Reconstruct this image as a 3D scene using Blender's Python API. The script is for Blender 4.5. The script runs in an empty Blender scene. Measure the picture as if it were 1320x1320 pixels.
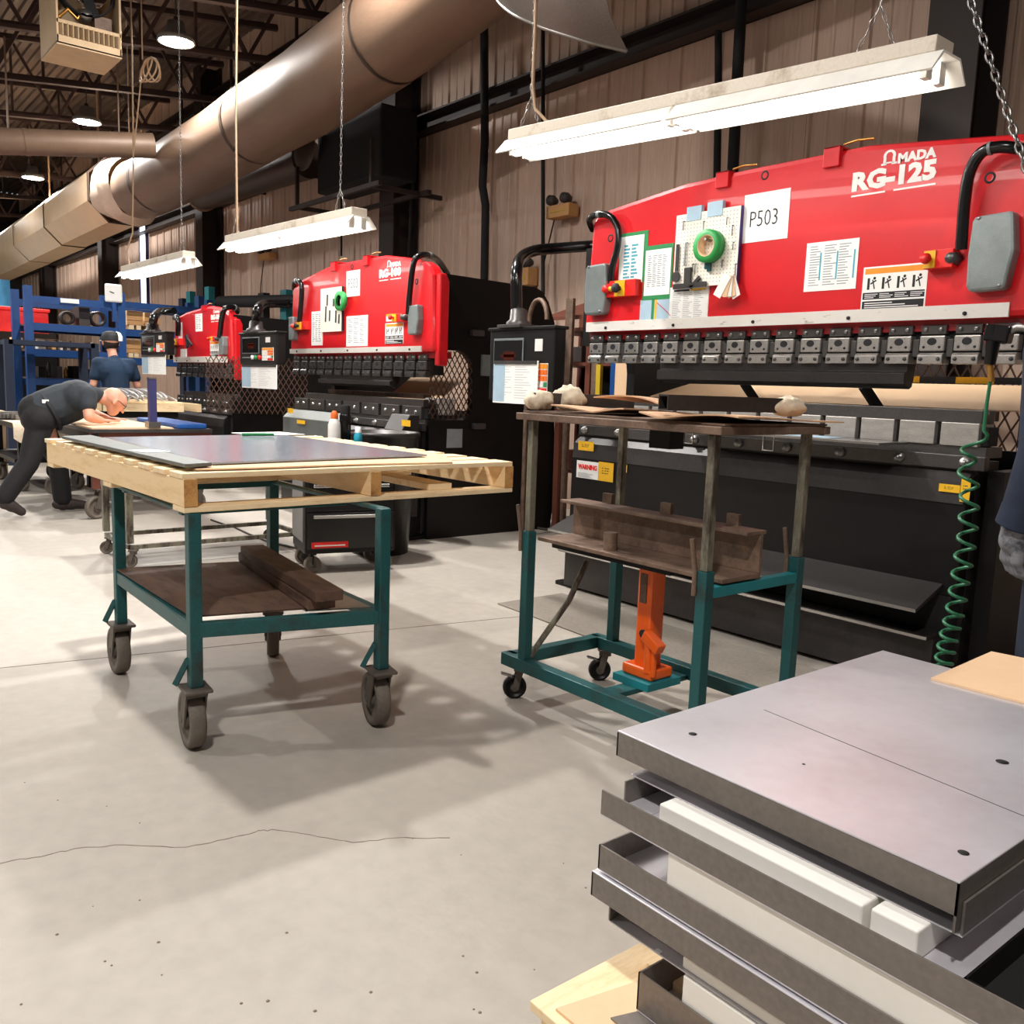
import bpy, bmesh, math, random
from mathutils import Vector, Matrix
random.seed(7)
SC = bpy.context.scene
COL = SC.collection
PI = math.pi
# ------------------------------------------------------------------ camera
F, CX, CY, H = 1150.0, 660.0, 660.0, 1.25
def _ray(px, py): return Vector(((px-CX)/F, -(py-CY)/F, -1.0))
_a = _ray(-276, 465); _b = _ray(2000, 465+.0354*2276)
_Z = _b.cross(_a).normalized()
if _Z.y < 0: _Z = -_Z
_X = -_a.normalized(); _Y = _Z.cross(_X)
ROT = Matrix((_X, _Y, _Z))
EYE = Vector((0, 0, H))
def P(px, py, x=None, y=None, z=None):
    """photo pixel -> point on the plane x=, y= or z="""
    d = ROT @ _ray(px, py)
    t = (z-EYE.z)/d.z if z is not None else (y-EYE.y)/d.y if y is not None else (x-EYE.x)/d.x
    return EYE + d*t
cam = bpy.data.cameras.new('camera'); camo = bpy.data.objects.new('camera', cam); COL.objects.link(camo)
cam.sensor_width = 36; cam.lens = F/1320*36; cam.clip_end = 200
camo.matrix_world = Matrix.Translation(EYE) @ ROT.to_4x4()
SC.camera = camo
# ------------------------------------------------------------------ world, exposure
w = bpy.data.worlds.new('world'); SC.world = w; w.use_nodes = True
w.node_tree.nodes['Background'].inputs[0].default_value = (.9, .95, 1, 1)
w.node_tree.nodes['Background'].inputs[1].default_value = .25
SC.view_settings.view_transform = 'Standard'; SC.view_settings.look = 'None'
SC.view_settings.gamma = 1; SC.view_settings.use_curve_mapping = False
SC.view_settings.exposure = 0.33
BAY_W = 168.0      # watts of one high bay lamp
TUBE_E = 10.0      # emission of a fluorescent tube
# ------------------------------------------------------------------ materials
def s2l(c):
    c = c/255.0
    return c/12.92 if c <= .04045 else ((c+.055)/1.055)**2.4
MATS = {}
def mat(name, rgb, rough=.6, metal=0.0, var=.12, scale=6.0, rgb2=None, mixlo=.45, mixhi=.6, bump=0.0, bscale=60.0, stretch=None, emit=0, fine=0.0, spec=.5, coat=0, alpha=None, trans=0):
    m = bpy.data.materials.new(name); m.use_nodes = True; MATS[name] = m
    nt = m.node_tree; N = nt.nodes; L = nt.links
    b = N['Principled BSDF']
    col = [s2l(v) for v in rgb]
    b.inputs['Roughness'].default_value = rough; b.inputs['Metallic'].default_value = metal
    b.inputs['Specular IOR Level'].default_value = spec
    if coat: b.inputs['Coat Weight'].default_value = coat
    if trans: b.inputs['Transmission Weight'].default_value = trans
    tc = N.new('ShaderNodeTexCoord'); mp = N.new('ShaderNodeMapping'); L.new(tc.outputs['Object'], mp.inputs[0])
    if stretch: mp.inputs['Scale'].default_value = stretch
    n1 = N.new('ShaderNodeTexNoise'); n1.inputs['Scale'].default_value = scale; n1.inputs['Detail'].default_value = 6
    n1.inputs['Roughness'].default_value = .65
    L.new(mp.outputs[0], n1.inputs[0])
    rp = N.new('ShaderNodeValToRGB'); L.new(n1.outputs['Fac'], rp.inputs[0])
    c2 = [s2l(v) for v in rgb2] if rgb2 else None
    if c2:
        rp.color_ramp.elements[0].position = mixlo; rp.color_ramp.elements[1].position = mixhi
        rp.color_ramp.elements[0].color = (*col, 1); rp.color_ramp.elements[1].color = (*c2, 1)
    else:
        rp.color_ramp.elements[0].position = .25; rp.color_ramp.elements[1].position = .75
        rp.color_ramp.elements[0].color = (*[v*(1-var) for v in col], 1); rp.color_ramp.elements[1].color = (*[min(1, v*(1+var)) for v in col], 1)
    out = rp.outputs[0]
    if fine:
        n2 = N.new('ShaderNodeTexNoise'); n2.inputs['Scale'].default_value = scale*14; n2.inputs['Detail'].default_value = 3
        L.new(mp.outputs[0], n2.inputs[0])
        mx = N.new('ShaderNodeMix'); mx.data_type = 'RGBA'; mx.blend_type = 'OVERLAY'; mx.inputs[0].default_value = fine
        L.new(out, mx.inputs[6]); L.new(n2.outputs['Fac'], mx.inputs[7]); out = mx.outputs[2]
    L.new(out, b.inputs['Base Color'])
    if bump:
        nb = N.new('ShaderNodeTexNoise'); nb.inputs['Scale'].default_value = bscale; nb.inputs['Detail'].default_value = 4
        L.new(mp.outputs[0], nb.inputs[0])
        bp = N.new('ShaderNodeBump'); bp.inputs['Strength'].default_value = bump; bp.inputs['Distance'].default_value = .01
        L.new(nb.outputs['Fac'], bp.inputs['Height']); L.new(bp.outputs[0], b.inputs['Normal'])
    if emit:
        b.inputs['Emission Color'].default_value = (*col, 1); b.inputs['Emission Strength'].default_value = emit
    return m
M = MATS
mat('concrete', (168, 160, 150), .55, 0, .07, 1.1, fine=.14, bump=.08, bscale=40)
mat('crack', (120, 108, 98), .9)
mat('wallsheet', (196, 168, 149), .55, 0, .16, .9, stretch=(4, 1, .35), fine=.2, bump=.05)
mat('brownsteel', (46, 34, 30), .6, .2, .2, 3)
mat('deck', (92, 76, 66), .6, .2, .2, 1.5)
mat('joist', (62, 44, 40), .6, .2, .2, 3)
mat('whitewall', (150, 148, 145), .7)
mat('red', (214, 22, 32), .34, 0, .07, 2.2, fine=.06, coat=.25)
mat('darkred', (150, 12, 20), .4, 0, .1, 4)
mat('black', (16, 14, 14), .45, 0, .2, 5, bump=.03, spec=.3)
mat('blacksheet', (52, 48, 47), .38, .3, .3, 4, fine=.3)
mat('blackgloss', (14, 14, 15), .22, 0, .1, 5)
mat('blackmatte', (16, 15, 16), .8)
mat('darksteel', (84, 81, 80), .38, .6, .2, 9, fine=.3)
mat('steel', (150, 148, 146), .33, .9, .12, 8, fine=.3)
mat('brightsteel', (205, 204, 202), .25, .95, .08, 9)
mat('holder', (176, 172, 168), .36, .75, .14, 14, fine=.3)
mat('diesteel', (168, 163, 158), .4, .5, .18, 10, stretch=(1, 1, 4), fine=.4)
mat('whitestrip', (226, 222, 216), .5, 0, .05, 10, rgb2=(120, 116, 112), mixlo=.62, mixhi=.72, stretch=(1, 1, 3), fine=.15)
mat('paper', (244, 244, 242), .7, 0, .02, 5)
mat('paperblue', (170, 196, 214), .6, 0, .1, 9)
mat('ink', (30, 30, 34), .7)
mat('inkgrey', (150, 154, 160), .7)
mat('inkteal', (70, 170, 190), .7)
mat('inkorange', (240, 150, 30), .6)
mat('pegboard', (238, 232, 220), .65, 0, .04, 6)
mat('pegedge', (70, 50, 110), .6)
mat('greencard', (40, 135, 78), .6)
mat('greentape', (38, 150, 70), .5)
mat('yellow', (238, 184, 30), .5, 0, .1, 20)
mat('orangebtn', (238, 110, 30), .5)
mat('redbtn', (226, 30, 26), .4)
mat('greycover', (126, 134, 134), .45, .25, .12, 20, fine=.25)
mat('whitetxt', (246, 240, 236), .5)
mat('teal', (22, 82, 84), .45, .1, .25, 9, rgb2=(44, 48, 44), mixlo=.52, mixhi=.74, fine=.3)
mat('tealbright', (20, 120, 128), .5, 0, .2, 9)
mat('postworn', (132, 128, 112), .45, .4, .2, 14, rgb2=(70, 62, 54), mixlo=.45, mixhi=.6, stretch=(1, 1, .3), fine=.4)
mat('rust', (128, 104, 88), .55, .3, .2, 7, rgb2=(92, 74, 62), mixlo=.4, mixhi=.65, fine=.35)
mat('caster', (96, 88, 80), .6, .3, .2, 12)
mat('tyre', (104, 95, 86), .7, 0, .2, 12, fine=.3)
mat('wood', (242, 212, 166), .65, 0, .12, 9, rgb2=(226, 186, 132), mixlo=.5, mixhi=.75, stretch=(.6, 3, 3), bump=.12, bscale=30, fine=.2)
mat('woody', (244, 218, 176), .65, 0, .12, 9, rgb2=(210, 172, 120), mixlo=.5, mixhi=.8, stretch=(3, .6, 3), bump=.12, bscale=30, fine=.2)
mat('woodend', (202, 150, 88), .75, 0, .2, 14, rgb2=(160, 104, 52), mixlo=.5, mixhi=.7, fine=.4)
mat('darkwood', (92, 66, 52), .7, 0, .25, 8, rgb2=(60, 44, 38), mixlo=.45, mixhi=.7, stretch=(1, 3, 3), fine=.3)
mat('cardboard', (226, 190, 152), .75, 0, .05, 3, fine=.05)
mat('cardedge', (130, 96, 66), .85, 0, .3, 60)
mat('carddirty', (206, 164, 128), .75, 0, .1, 4, rgb2=(150, 118, 100), mixlo=.55, mixhi=.75, fine=.2)
mat('sheetmirror', (158, 168, 182), .2, .6, .08, 3, fine=.1)
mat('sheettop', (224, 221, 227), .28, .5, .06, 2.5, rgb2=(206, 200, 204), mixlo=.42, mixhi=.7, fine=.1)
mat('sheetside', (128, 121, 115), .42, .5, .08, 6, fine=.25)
mat('slate', (104, 108, 106), .5, .3, .12, 6, fine=.2)
mat('foam', (236, 232, 224), .8, 0, .04, 5, fine=.1)
mat('orange', (248, 98, 16), .35, 0, .12, 6, fine=.15, coat=.2)
mat('blue', (20, 68, 128), .45, 0, .15, 5)
mat('blueboard', (70, 150, 200), .5)
mat('bluebox', (34, 92, 170), .45)
mat('navy', (30, 40, 60), .85, 0, .2, 9, bump=.2, bscale=25)
mat('teeblue', (18, 44, 70), .85, 0, .2, 8, bump=.15, bscale=22)
mat('poloblack', (46, 52, 58), .85, 0, .2, 8, bump=.2, bscale=22)
mat('trousers', (20, 19, 21), .8, 0, .25, 7, bump=.25, bscale=20)
mat('skin', (222, 160, 134), .5, 0, .08, 12)
mat('hair', (40, 28, 22), .8)
mat('greyhair', (150, 130, 118), .8)
mat('glove', (128, 130, 136), .8, 0, .15, 20, rgb2=(60, 62, 68), mixlo=.5, mixhi=.65, bump=.2)
mat('boot', (52, 42, 40), .6, 0, .2, 10)
mat('duct', (114, 91, 74), .52, .15, .12, 2.2, stretch=(.35, 2, 2), fine=.12)
mat('ducttan', (214, 184, 148), .45, .2, .08, 2, fine=.1)
mat('ductdark', (64, 50, 42), .5, .4, .15, 3)
mat('canvas', (196, 178, 160), .6, .1, .1, 3, fine=.2)
mat('fixture', (214, 202, 186), .5, .1, .1, 6, rgb2=(160, 138, 112), mixlo=.55, mixhi=.75, fine=.2)
mat('reflector', (240, 236, 228), .4)
mat('tube', (255, 252, 246), .3, emit=TUBE_E)
mat('baylens', (255, 252, 246), .3, emit=60)
mat('screen', (60, 18, 8), .2, emit=.25)
mat('rag', (222, 206, 182), .9, 0, .12, 18, rgb2=(180, 156, 128), mixlo=.5, mixhi=.8, bump=.5, bscale=40)
mat('hosegreen', (44, 112, 78), .35, 0, .1, 8)
mat('brass', (190, 140, 70), .35, .8)
mat('rope', (168, 140, 112), .8)
mat('strip', (205, 206, 208), .3, .45)
mat('wire', (58, 50, 46), .6)
mat('gold', (190, 160, 40), .5)
mat('plasticwhite', (232, 230, 226), .5)
mat('cyan', (40, 170, 200), .4)
mat('pink', (236, 110, 100), .7)
mat('meshbrown', (92, 66, 54), .55, .4)
mat('redbox', (222, 30, 30), .45)
mat('heater', (196, 168, 132), .55, .2, .12, 5)
mat('rack', (110, 62, 48), .55, .3, .2, 4)
mat('crate', (200, 150, 96), .7, 0, .1, 6)
mat('daylight', (235, 245, 255), .5, emit=2.2)
mat('rubbermat', (128, 120, 110), .75, 0, .08, 5, fine=.3)
mat('grey', (120, 118, 116), .6)
mat('lens', (20, 20, 22), .2)
mat('purple', (52, 50, 96), .5)
# ------------------------------------------------------------------ mesh builder
class MB:
    def __init__(s): s.v = []; s.f = []; s.sm = []; s.mi = []
    def _add(s, vs, fs, smooth=False, mi=0):
        o = len(s.v); s.v += [Vector(v) for v in vs]
        for f in fs: s.f.append([i+o for i in f]); s.sm.append(smooth); s.mi.append(mi)
        return s
    def box(s, c, d, rz=0, ry=0, rx=0, mi=0):
        hx, hy, hz = d[0]/2, d[1]/2, d[2]/2
        vs = [Vector((x, y, z)) for x in (-hx, hx) for y in (-hy, hy) for z in (-hz, hz)]
        if rz or ry or rx:
            r = Matrix.Rotation(rz, 3, 'Z') @ Matrix.Rotation(ry, 3, 'Y') @ Matrix.Rotation(rx, 3, 'X')
            vs = [r @ v for v in vs]
        c = Vector(c)
        return s._add([v+c for v in vs], [(0, 1, 3, 2), (4, 6, 7, 5), (0, 4, 5, 1), (2, 3, 7, 6), (0, 2, 6, 4), (1, 5, 7, 3)], False, mi)
    def bb(s, a, b, mi=0):
        a = Vector(a); b = Vector(b)
        return s.box((a+b)/2, [abs(q) for q in (b-a)], mi=mi)
    def bar(s, a, b, w, h=None, up=(0, 0, 1), mi=0):
        a = Vector(a); b = Vector(b); h = h or w; d = (b-a).normalized(); up = Vector(up)
        if abs(d.dot(up)) > .98: up = Vector((1, 0, 0))
        u = d.cross(up).normalized(); v = u.cross(d)
        vs = [p+u*i*w/2+v*j*h/2 for p in (a, b) for i, j in ((-1, -1), (1, -1), (1, 1), (-1, 1))]
        return s._add(vs, [(0, 1, 2, 3), (7, 6, 5, 4), (0, 4, 5, 1), (1, 5, 6, 2), (2, 6, 7, 3), (3, 7, 4, 0)], False, mi)
    def tube(s, pts, r, n=8, closed=False, caps=True, smooth=True, mi=0):
        pts = [Vector(p) for p in pts]; m = len(pts)
        rr = r if isinstance(r, (list, tuple)) else [r]*m
        vs = []; u = None
        for i, p in enumerate(pts):
            t = (pts[(i+1) % m]-pts[i-1]) if closed or 0 < i < m-1 else (pts[1]-pts[0] if i == 0 else pts[-1]-pts[-2])
            t.normalize()
            if u is None: u = t.orthogonal().normalized()
            else:
                u = u-t*u.dot(t)
                u = u.normalized() if u.length > 1e-6 else t.orthogonal().normalized()
            v = t.cross(u)
            vs += [p+(u*math.cos(a)+v*math.sin(a))*rr[i] for a in (2*PI*k/n for k in range(n))]
        fs = []
        for i in range(m if closed else m-1):
            j = (i+1) % m
            fs += [(i*n+k, i*n+(k+1) % n, j*n+(k+1) % n, j*n+k) for k in range(n)]
        s._add(vs, fs, smooth, mi)
        if caps and not closed: s._add(vs[:n], [tuple(range(n-1, -1, -1))], False, mi); s._add(vs[-n:], [tuple(range(n))], False, mi)
        return s
    def cyl(s, a, b, r, n=16, r2=None, mi=0, caps=True): return s.tube([a, b], [r, r if r2 is None else r2], n, mi=mi, caps=caps)
    def prism(s, poly, fn, d0, d1, mi=0):
        """poly of 2-D points; fn(u,v,d) -> 3-D"""
        n = len(poly)
        vs = [fn(u, v, d0) for u, v in poly]+[fn(u, v, d1) for u, v in poly]
        fs = [tuple(range(n)), tuple(range(2*n-1, n-1, -1))]+[(i, i+n, (i+1) % n+n, (i+1) % n) for i in range(n)]
        return s._add(vs, fs, False, mi)
    def lathe(s, c, prof, n=20, axis='Z', mi=0, smooth=True):
        c = Vector(c); vs = []
        for r, h in prof:
            for k in range(n):
                a = 2*PI*k/n; x, y = r*math.cos(a), r*math.sin(a)
                vs.append(c+Vector((x, y, h) if axis == 'Z' else (h, x, y) if axis == 'X' else (x, h, y)))
        fs = [(i*n+k, i*n+(k+1) % n, (i+1)*n+(k+1) % n, (i+1)*n+k) for i in range(len(prof)-1) for k in range(n)]
        return s._add(vs, fs, smooth, mi)
    def ball(s, c, r, n=12, mi=0, sq=(1, 1, 1)):
        c = Vector(c); vs = [c+Vector((0, 0, r*sq[2]))]; m = n//2
        for i in range(1, m):
            t = PI*i/m
            vs += [c+Vector((r*math.sin(t)*math.cos(2*PI*k/n)*sq[0], r*math.sin(t)*math.sin(2*PI*k/n)*sq[1], r*math.cos(t)*sq[2])) for k in range(n)]
        vs.append(c-Vector((0, 0, r*sq[2]))); fs = [(0, 1+k, 1+(k+1) % n) for k in range(n)]
        for i in range(m-2): fs += [(1+i*n+k, 1+(i+1)*n+k, 1+(i+1)*n+(k+1) % n, 1+i*n+(k+1) % n) for k in range(n)]
        e = len(vs)-1; q = 1+(m-2)*n; fs += [(q+k, e, q+(k+1) % n) for k in range(n)]
        return s._add(vs, fs, True, mi)
    def grid(s, nu, nv, fn, smooth=True, thick=None, mi=0):
        vs = [Vector(fn(i/nu, j/nv)) for i in range(nu+1) for j in range(nv+1)]; k = nv+1
        fs = [(i*k+j, (i+1)*k+j, (i+1)*k+j+1, i*k+j+1) for i in range(nu) for j in range(nv)]
        s._add(vs, fs, smooth, mi)
        if thick:
            t = Vector(thick); s._add([v-t for v in vs], [f[::-1] for f in fs], smooth, mi)
            b = [i*k for i in range(nu+1)]+[nu*k+j for j in range(1, k)]+[i*k+nv for i in range(nu-1, -1, -1)]+[j for j in range(nv-1, 0, -1)]
            n = len(b); s._add([vs[i] for i in b]+[vs[i]-t for i in b], [(i, i+n, (i+1) % n+n, (i+1) % n) for i in range(n)], False, mi)
        return s
    def mesh(s, name, m):
        me = bpy.data.meshes.new(name)
        me.from_pydata([tuple(v) for v in s.v], [], s.f)
        me.polygons.foreach_set('use_smooth', s.sm); me.polygons.foreach_set('material_index', s.mi)
        for q in (m if isinstance(m, (list, tuple)) else [m]): me.materials.append(MATS[q])
        bm = bmesh.new(); bm.from_mesh(me); bmesh.ops.recalc_face_normals(bm, faces=bm.faces); bm.to_mesh(me); bm.free()
        me.update(); return me
    def build(s, name, m, parent=None, bevel=0, w=True, label=None, kind=None):
        if w and parent:
            r = parent
            while r.parent: r = r.parent
            s.v = [v-r.location for v in s.v]
        o = bpy.data.objects.new(name, s.mesh(name, m)); COL.objects.link(o)
        if parent: o.parent = parent
        if bevel:
            b = o.modifiers.new('bevel', 'BEVEL'); b.width = bevel; b.segments = 2; b.limit_method = 'ANGLE'; b.angle_limit = .6
        if label: o['label'] = label
        if kind: o['kind'] = kind
        return o
def tag(o, label, cat, group=None):
    o['label'] = label; o['category'] = cat
    if group: o['group'] = group
    return o
def thing(name, label, cat, loc=(0, 0, 0), rz=0, group=None):
    o = bpy.data.objects.new(name, None); COL.objects.link(o); o.location = loc; o.rotation_euler = (0, 0, rz); o.empty_display_size = .1
    return tag(o, label, cat, group)
def solo(mb, name, m, label, cat, base, bevel=0, group=None):
    """a thing that is one mesh with its origin at its base"""
    b = Vector(base); mb.v = [v-b for v in mb.v]
    o = mb.build(name, m, None, bevel); o.location = b
    return tag(o, label, cat, group)
def copy_tree(o, parent=None, mats=None):
    c = o.copy(); COL.objects.link(c); c.parent = parent
    for ch in list(o.children): copy_tree(ch, c)
    return c
def struct(o): o['kind'] = 'structure'; return o
_tc = {}
def text(txt, size, m, name, parent, loc, face='-Y', w=True, extr=.001, sx=1.0, font_bold=0.0, kind=None, shear=0):
    k = bpy.data.curves.new('t', 'FONT'); k.body = txt; k.size = size; k.extrude = extr; k.offset = font_bold; k.shear = shear
    k.resolution_u = 2
    o = bpy.data.objects.new('t', k); COL.objects.link(o)
    dg = bpy.context.evaluated_depsgraph_get(); me = bpy.data.meshes.new_from_object(o.evaluated_get(dg)); bpy.data.objects.remove(o)
    rot = {'-Y': Matrix.Rotation(PI/2, 4, 'X'), '+X': Matrix.Rotation(PI/2, 4, 'Z') @ Matrix.Rotation(PI/2, 4, 'X'), '+Z': Matrix.Identity(4), '+Zr': Matrix.Rotation(PI/2, 4, 'Z')}[face] if isinstance(face, str) else face
    l = Vector(loc)
    if w and parent:
        r = parent
        while r.parent: r = r.parent
        l = l-r.location
    me.transform(Matrix.Translation(l) @ rot @ Matrix.Diagonal((sx, 1, 1, 1)))
    me.materials.clear(); me.materials.append(MATS[m])
    ob = bpy.data.objects.new(name, me); COL.objects.link(ob); ob.parent = parent
    if kind: ob['kind'] = kind
    return ob
# ------------------------------------------------------------------ the room
X0, X1, Y0, YW = -34.0, 5.0, -8.0, 6.3
fl = struct(MB().bb((X0, Y0, -.16), (X1, YW+.2, -.012)).build('floor', 'crack'))
xs = [X0, -28.2, -22.2, -16.2, -10.2, -4.12, 1.0, X1]; ys = [Y0, -3.4, 1.25-4.65+8.2, YW+.2]
ys = [Y0, -3.6, YW+.2]
for i in range(len(xs)-1):
    for j in range(len(ys)-1):
        g = .004; sk = .22
        def sx(x, y): return x if x in (X0, X1) else x+.2*(y-.8)
        a, b = xs[i], xs[i+1]; c, d = ys[j], ys[j+1]
        pol = [(sx(a, c)+g, c+g), (sx(b, c)-g, c+g), (sx(b, d)-g, d-g), (sx(a, d)+g, d-g)]
        MB().prism(pol, lambda u, v, q: (u, v, q), -.1, 0).build('slab', 'concrete', fl)
# shrinkage crack
cr = [(0, 1113), (45, 1105), (95, 1094), (160, 1089), (240, 1092), (290, 1082), (330, 1072), (350, 1069), (400, 1076), (455, 1086), (510, 1080), (580, 1080)]
m = MB()
for i in range(len(cr)-1):
    a = P(*cr[i], z=.0004); b = P(*cr[i+1], z=.0004); n = 5; q0 = a
    for k in range(1, n+1):
        q1 = a.lerp(b, k/n)+Vector((random.uniform(-.006, .006), random.uniform(-.006, .006), 0)) if k < n else b
        m.bar(q0, q1, random.uniform(.0015, .0035), .0008); q0 = q1
m.build('floor_crack', 'crack', fl)
m = MB()
for i in range(26):
    p = P(random.uniform(10, 760), random.uniform(1000, 1310), z=0)
    s_ = random.uniform(.0015, .004); m.lathe(p, [(0, .0012), (s_, .001), (s_*1.1, 0)], 6)
m.build('debris_speck', 'crack', fl, kind='stuff')
# ribbed wall of cladding sheets
wl = struct(MB().bb((X0, YW+.06, 0), (X1, YW+.2, 6.9)).build('wall_back', 'brownsteel'))
prof = []
pw = .9; nr = 6
for k in range(nr):
    x = k*pw/nr; d = .022 if k % 3 == 0 else .009
    prof += [(x, 0), (x+.012, -d), (x+.034, -d), (x+.046, 0)]
prof.append((pw-.003, 0))
m = MB(); n = len(prof); vs = [(x, y, z) for z in (0, 6.9) for x, y in prof]
m._add(vs, [(i, i+1, i+1+n, i+n) for i in range(n-1)], False)
me = None
for k in range(int((X1-X0)/pw)+1):
    if me is None: o = m.build('cladding_sheet', 'wallsheet', wl); me = o.data
    else: o = bpy.data.objects.new('cladding_sheet', me); COL.objects.link(o); o.parent = wl
    o.location = (X0+k*pw, YW+(.004 if k % 2 else 0), 0)
def ibeam(m, x, y, z0, z1, fw, dp, t=.018):
    m.bb((x-fw/2, y, z0), (x+fw/2, y+t, z1)); m.bb((x-fw/2, y+dp-t, z0), (x+fw/2, y+dp, z1)); m.bb((x-t/2, y, z0), (x+t/2, y+dp, z1))
for x in (-29.4, -23.0, -16.45, -9.95, -3.0, 3.6):
    m = MB(); ibeam(m, x, YW-.40, 0, 6.6, .34, .36); m.build('column', 'brownsteel', wl)
for z in (4.24, 6.0):
    m = MB()
    m.bb((X0, YW-.2, z), (X1, YW-.03, z+.02)); m.bb((X0, YW-.05, z), (X1, YW-.03, z+.2)); m.bb((X0, YW-.2, z+.18), (X1, YW-.03, z+.2))
    m.build('girt', 'brownsteel', wl)
struct(MB().bb((X0-.2, Y0, 0), (X0, YW+.2, 6.9)).build('wall_left', 'brownsteel'))
struct(MB().bb((X0, Y0-.2, 0), (X1, Y0, 6.9)).build('wall_front', 'whitewall'))
struct(MB().bb((X1, Y0, 0), (X1+.2, YW+.2, 6.9)).build('wall_right', 'whitewall'))
ce = struct(MB().bb((X0, Y0, 6.95), (X1, YW+.2, 7.1)).build('ceiling', 'brownsteel'))
dw = .91; m = MB(); prof = []
for k in range(6): x = k*dw/6; prof += [(x, 0), (x+.02, -.04), (x+.09, -.04), (x+.11, 0)]
prof.append((dw, 0)); n = len(prof)
m._add([(x, y, z) for x in (X0, X1) for y, z in prof], [(i, i+1, i+1+n, i+n) for i in range(n-1)]); me = None
for k in range(int((YW-Y0)/dw)+1):
    if me is None: o = m.build('deck_sheet', 'deck', ce); me = o.data
    else: o = bpy.data.objects.new('deck_sheet', me); COL.objects.link(o); o.parent = ce
    o.location = (0, Y0+k*dw, 6.93)
# open web joists running across the shop (they climb a little towards the cladding wall)
JD = Vector((.22, 1, .055))
m = MB(); a0 = -9.5; b0 = 4.2; zb, zt = 0, 1.15
def jp(t, z): return JD*t+Vector((0, 0, z))
for z in (zb, zt):
    m.bar(jp(a0, z), jp(b0, z), .09, .05); m.bar(jp(a0, z+(.035 if z else .035)), jp(b0, z+.035), .02, .06)
t = a0; k = 0
while t < b0-.9:
    m.bar(jp(t, zb), jp(t+.62, zt), .045); m.bar(jp(t+.62, zt), jp(t+1.24, zb), .045); m.bar(jp(t+.62, zt), jp(t+.62, zb), .035); t += 1.24
me = None
for x in (-8.2, -10.3, -12.15, -14.4, -16.6, -19.4, -22.2, -25.2, -28.5, -4.8, -1.5, 2.2):
    if me is None: o = m.build('joist', 'joist', ce); me = o.data
    else: o = bpy.data.objects.new('joist', me); COL.objects.link(o); o.parent = ce
    o.location = (x-.3, 2.0, 5.18)
# a bright window slot in the cladding beyond the far column
q = P(184, 285, y=YW-.03); wn = struct(MB().bb((q.x-.12, YW-.06, 2.0), (q.x+.3, YW-.02, 5.2)).build('window_1', 'daylight'))
m = MB(); m.bb((q.x-.17, YW-.08, 1.95), (q.x-.12, YW-.02, 5.25)); m.bb((q.x+.3, YW-.08, 1.95), (q.x+.35, YW-.02, 5.25)); m.bb((q.x-.12, YW-.08, 1.95), (q.x+.3, YW-.02, 2.0)); m.build('window_frame', 'purple', wn)
# ------------------------------------------------------------------ lamps
def bay(loc, label, group=None):
    x, y, z = loc
    t = thing('high_bay_lamp', label, 'ceiling lamp', (x, y, z), group=group)
    MB().lathe((x, y, z), [(.0, .22), (.09, .22), (.11, .10), (.2, .05), (.21, .0), (.19, .0)], 20).build('housing', 'grey', t)
    MB().lathe((x, y, z), [(0, -.004), (.12, -.004), (.19, .004)], 20).build('lens', 'baylens', t)
    m = MB(); m.tube([(x, y, z+.2), (x, y, z+.6)], .008, 6); m.lathe((x, y, z+.22), [(.0, .05), (.03, .05), (.03, 0)], 8); m.build('hanger', 'wire', t)
    l = bpy.data.lights.new('bay_light', 'AREA'); l.shape = 'DISK'; l.size = .26; l.energy = BAY_W; l.color = (1, .97, .93)
    o = bpy.data.objects.new('bay_light', l); COL.objects.link(o); o.parent = t; o.location = (0, 0, -.02)
for p, lb in (((-10.93, 3.69, 5.0), 'lit high bay lamp hanging beyond the unit heater, brightest and nearest to it'),
              ((-15.27, 3.79, 5.0), 'lit high bay lamp hanging just above the horizontal round duct'),
              ((-20.4, 4.03, 5.0), 'small far lit high bay lamp below the horizontal round duct')):
    bay(p, lb)
for p in ((-26, 3.9, 5.0), (-6.5, 3.5, 5.0), (-5.1, .95, 5.0), (.2, -.9, 5.0), (-13.2, -2.6, 5.0), (-5.6, -4.0, 5.0), (-15.8, .2, 5.0), (-21, .2, 5.0)):
    bay(p, 'lit high bay lamp overhead in the bays not shown', 'high bay lamps overhead out of view')
def chain(m, a, b, r=.008, ln=.03):
    a = Vector(a); b = Vector(b); d = (b-a); n = max(2, int(d.length/ln)); d.normalize(); u = d.orthogonal().normalized(); v = d.cross(u)
    for i in range(n):
        c = a.lerp(b, (i+.5)/n); e = u if i % 2 else v; hl = ln*.62
        m.tube([c+d*hl*math.sin(q)+e*r*math.cos(q) for q in (2*PI*k/8 for k in range(8))], r*.28, 4, closed=True)
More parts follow.
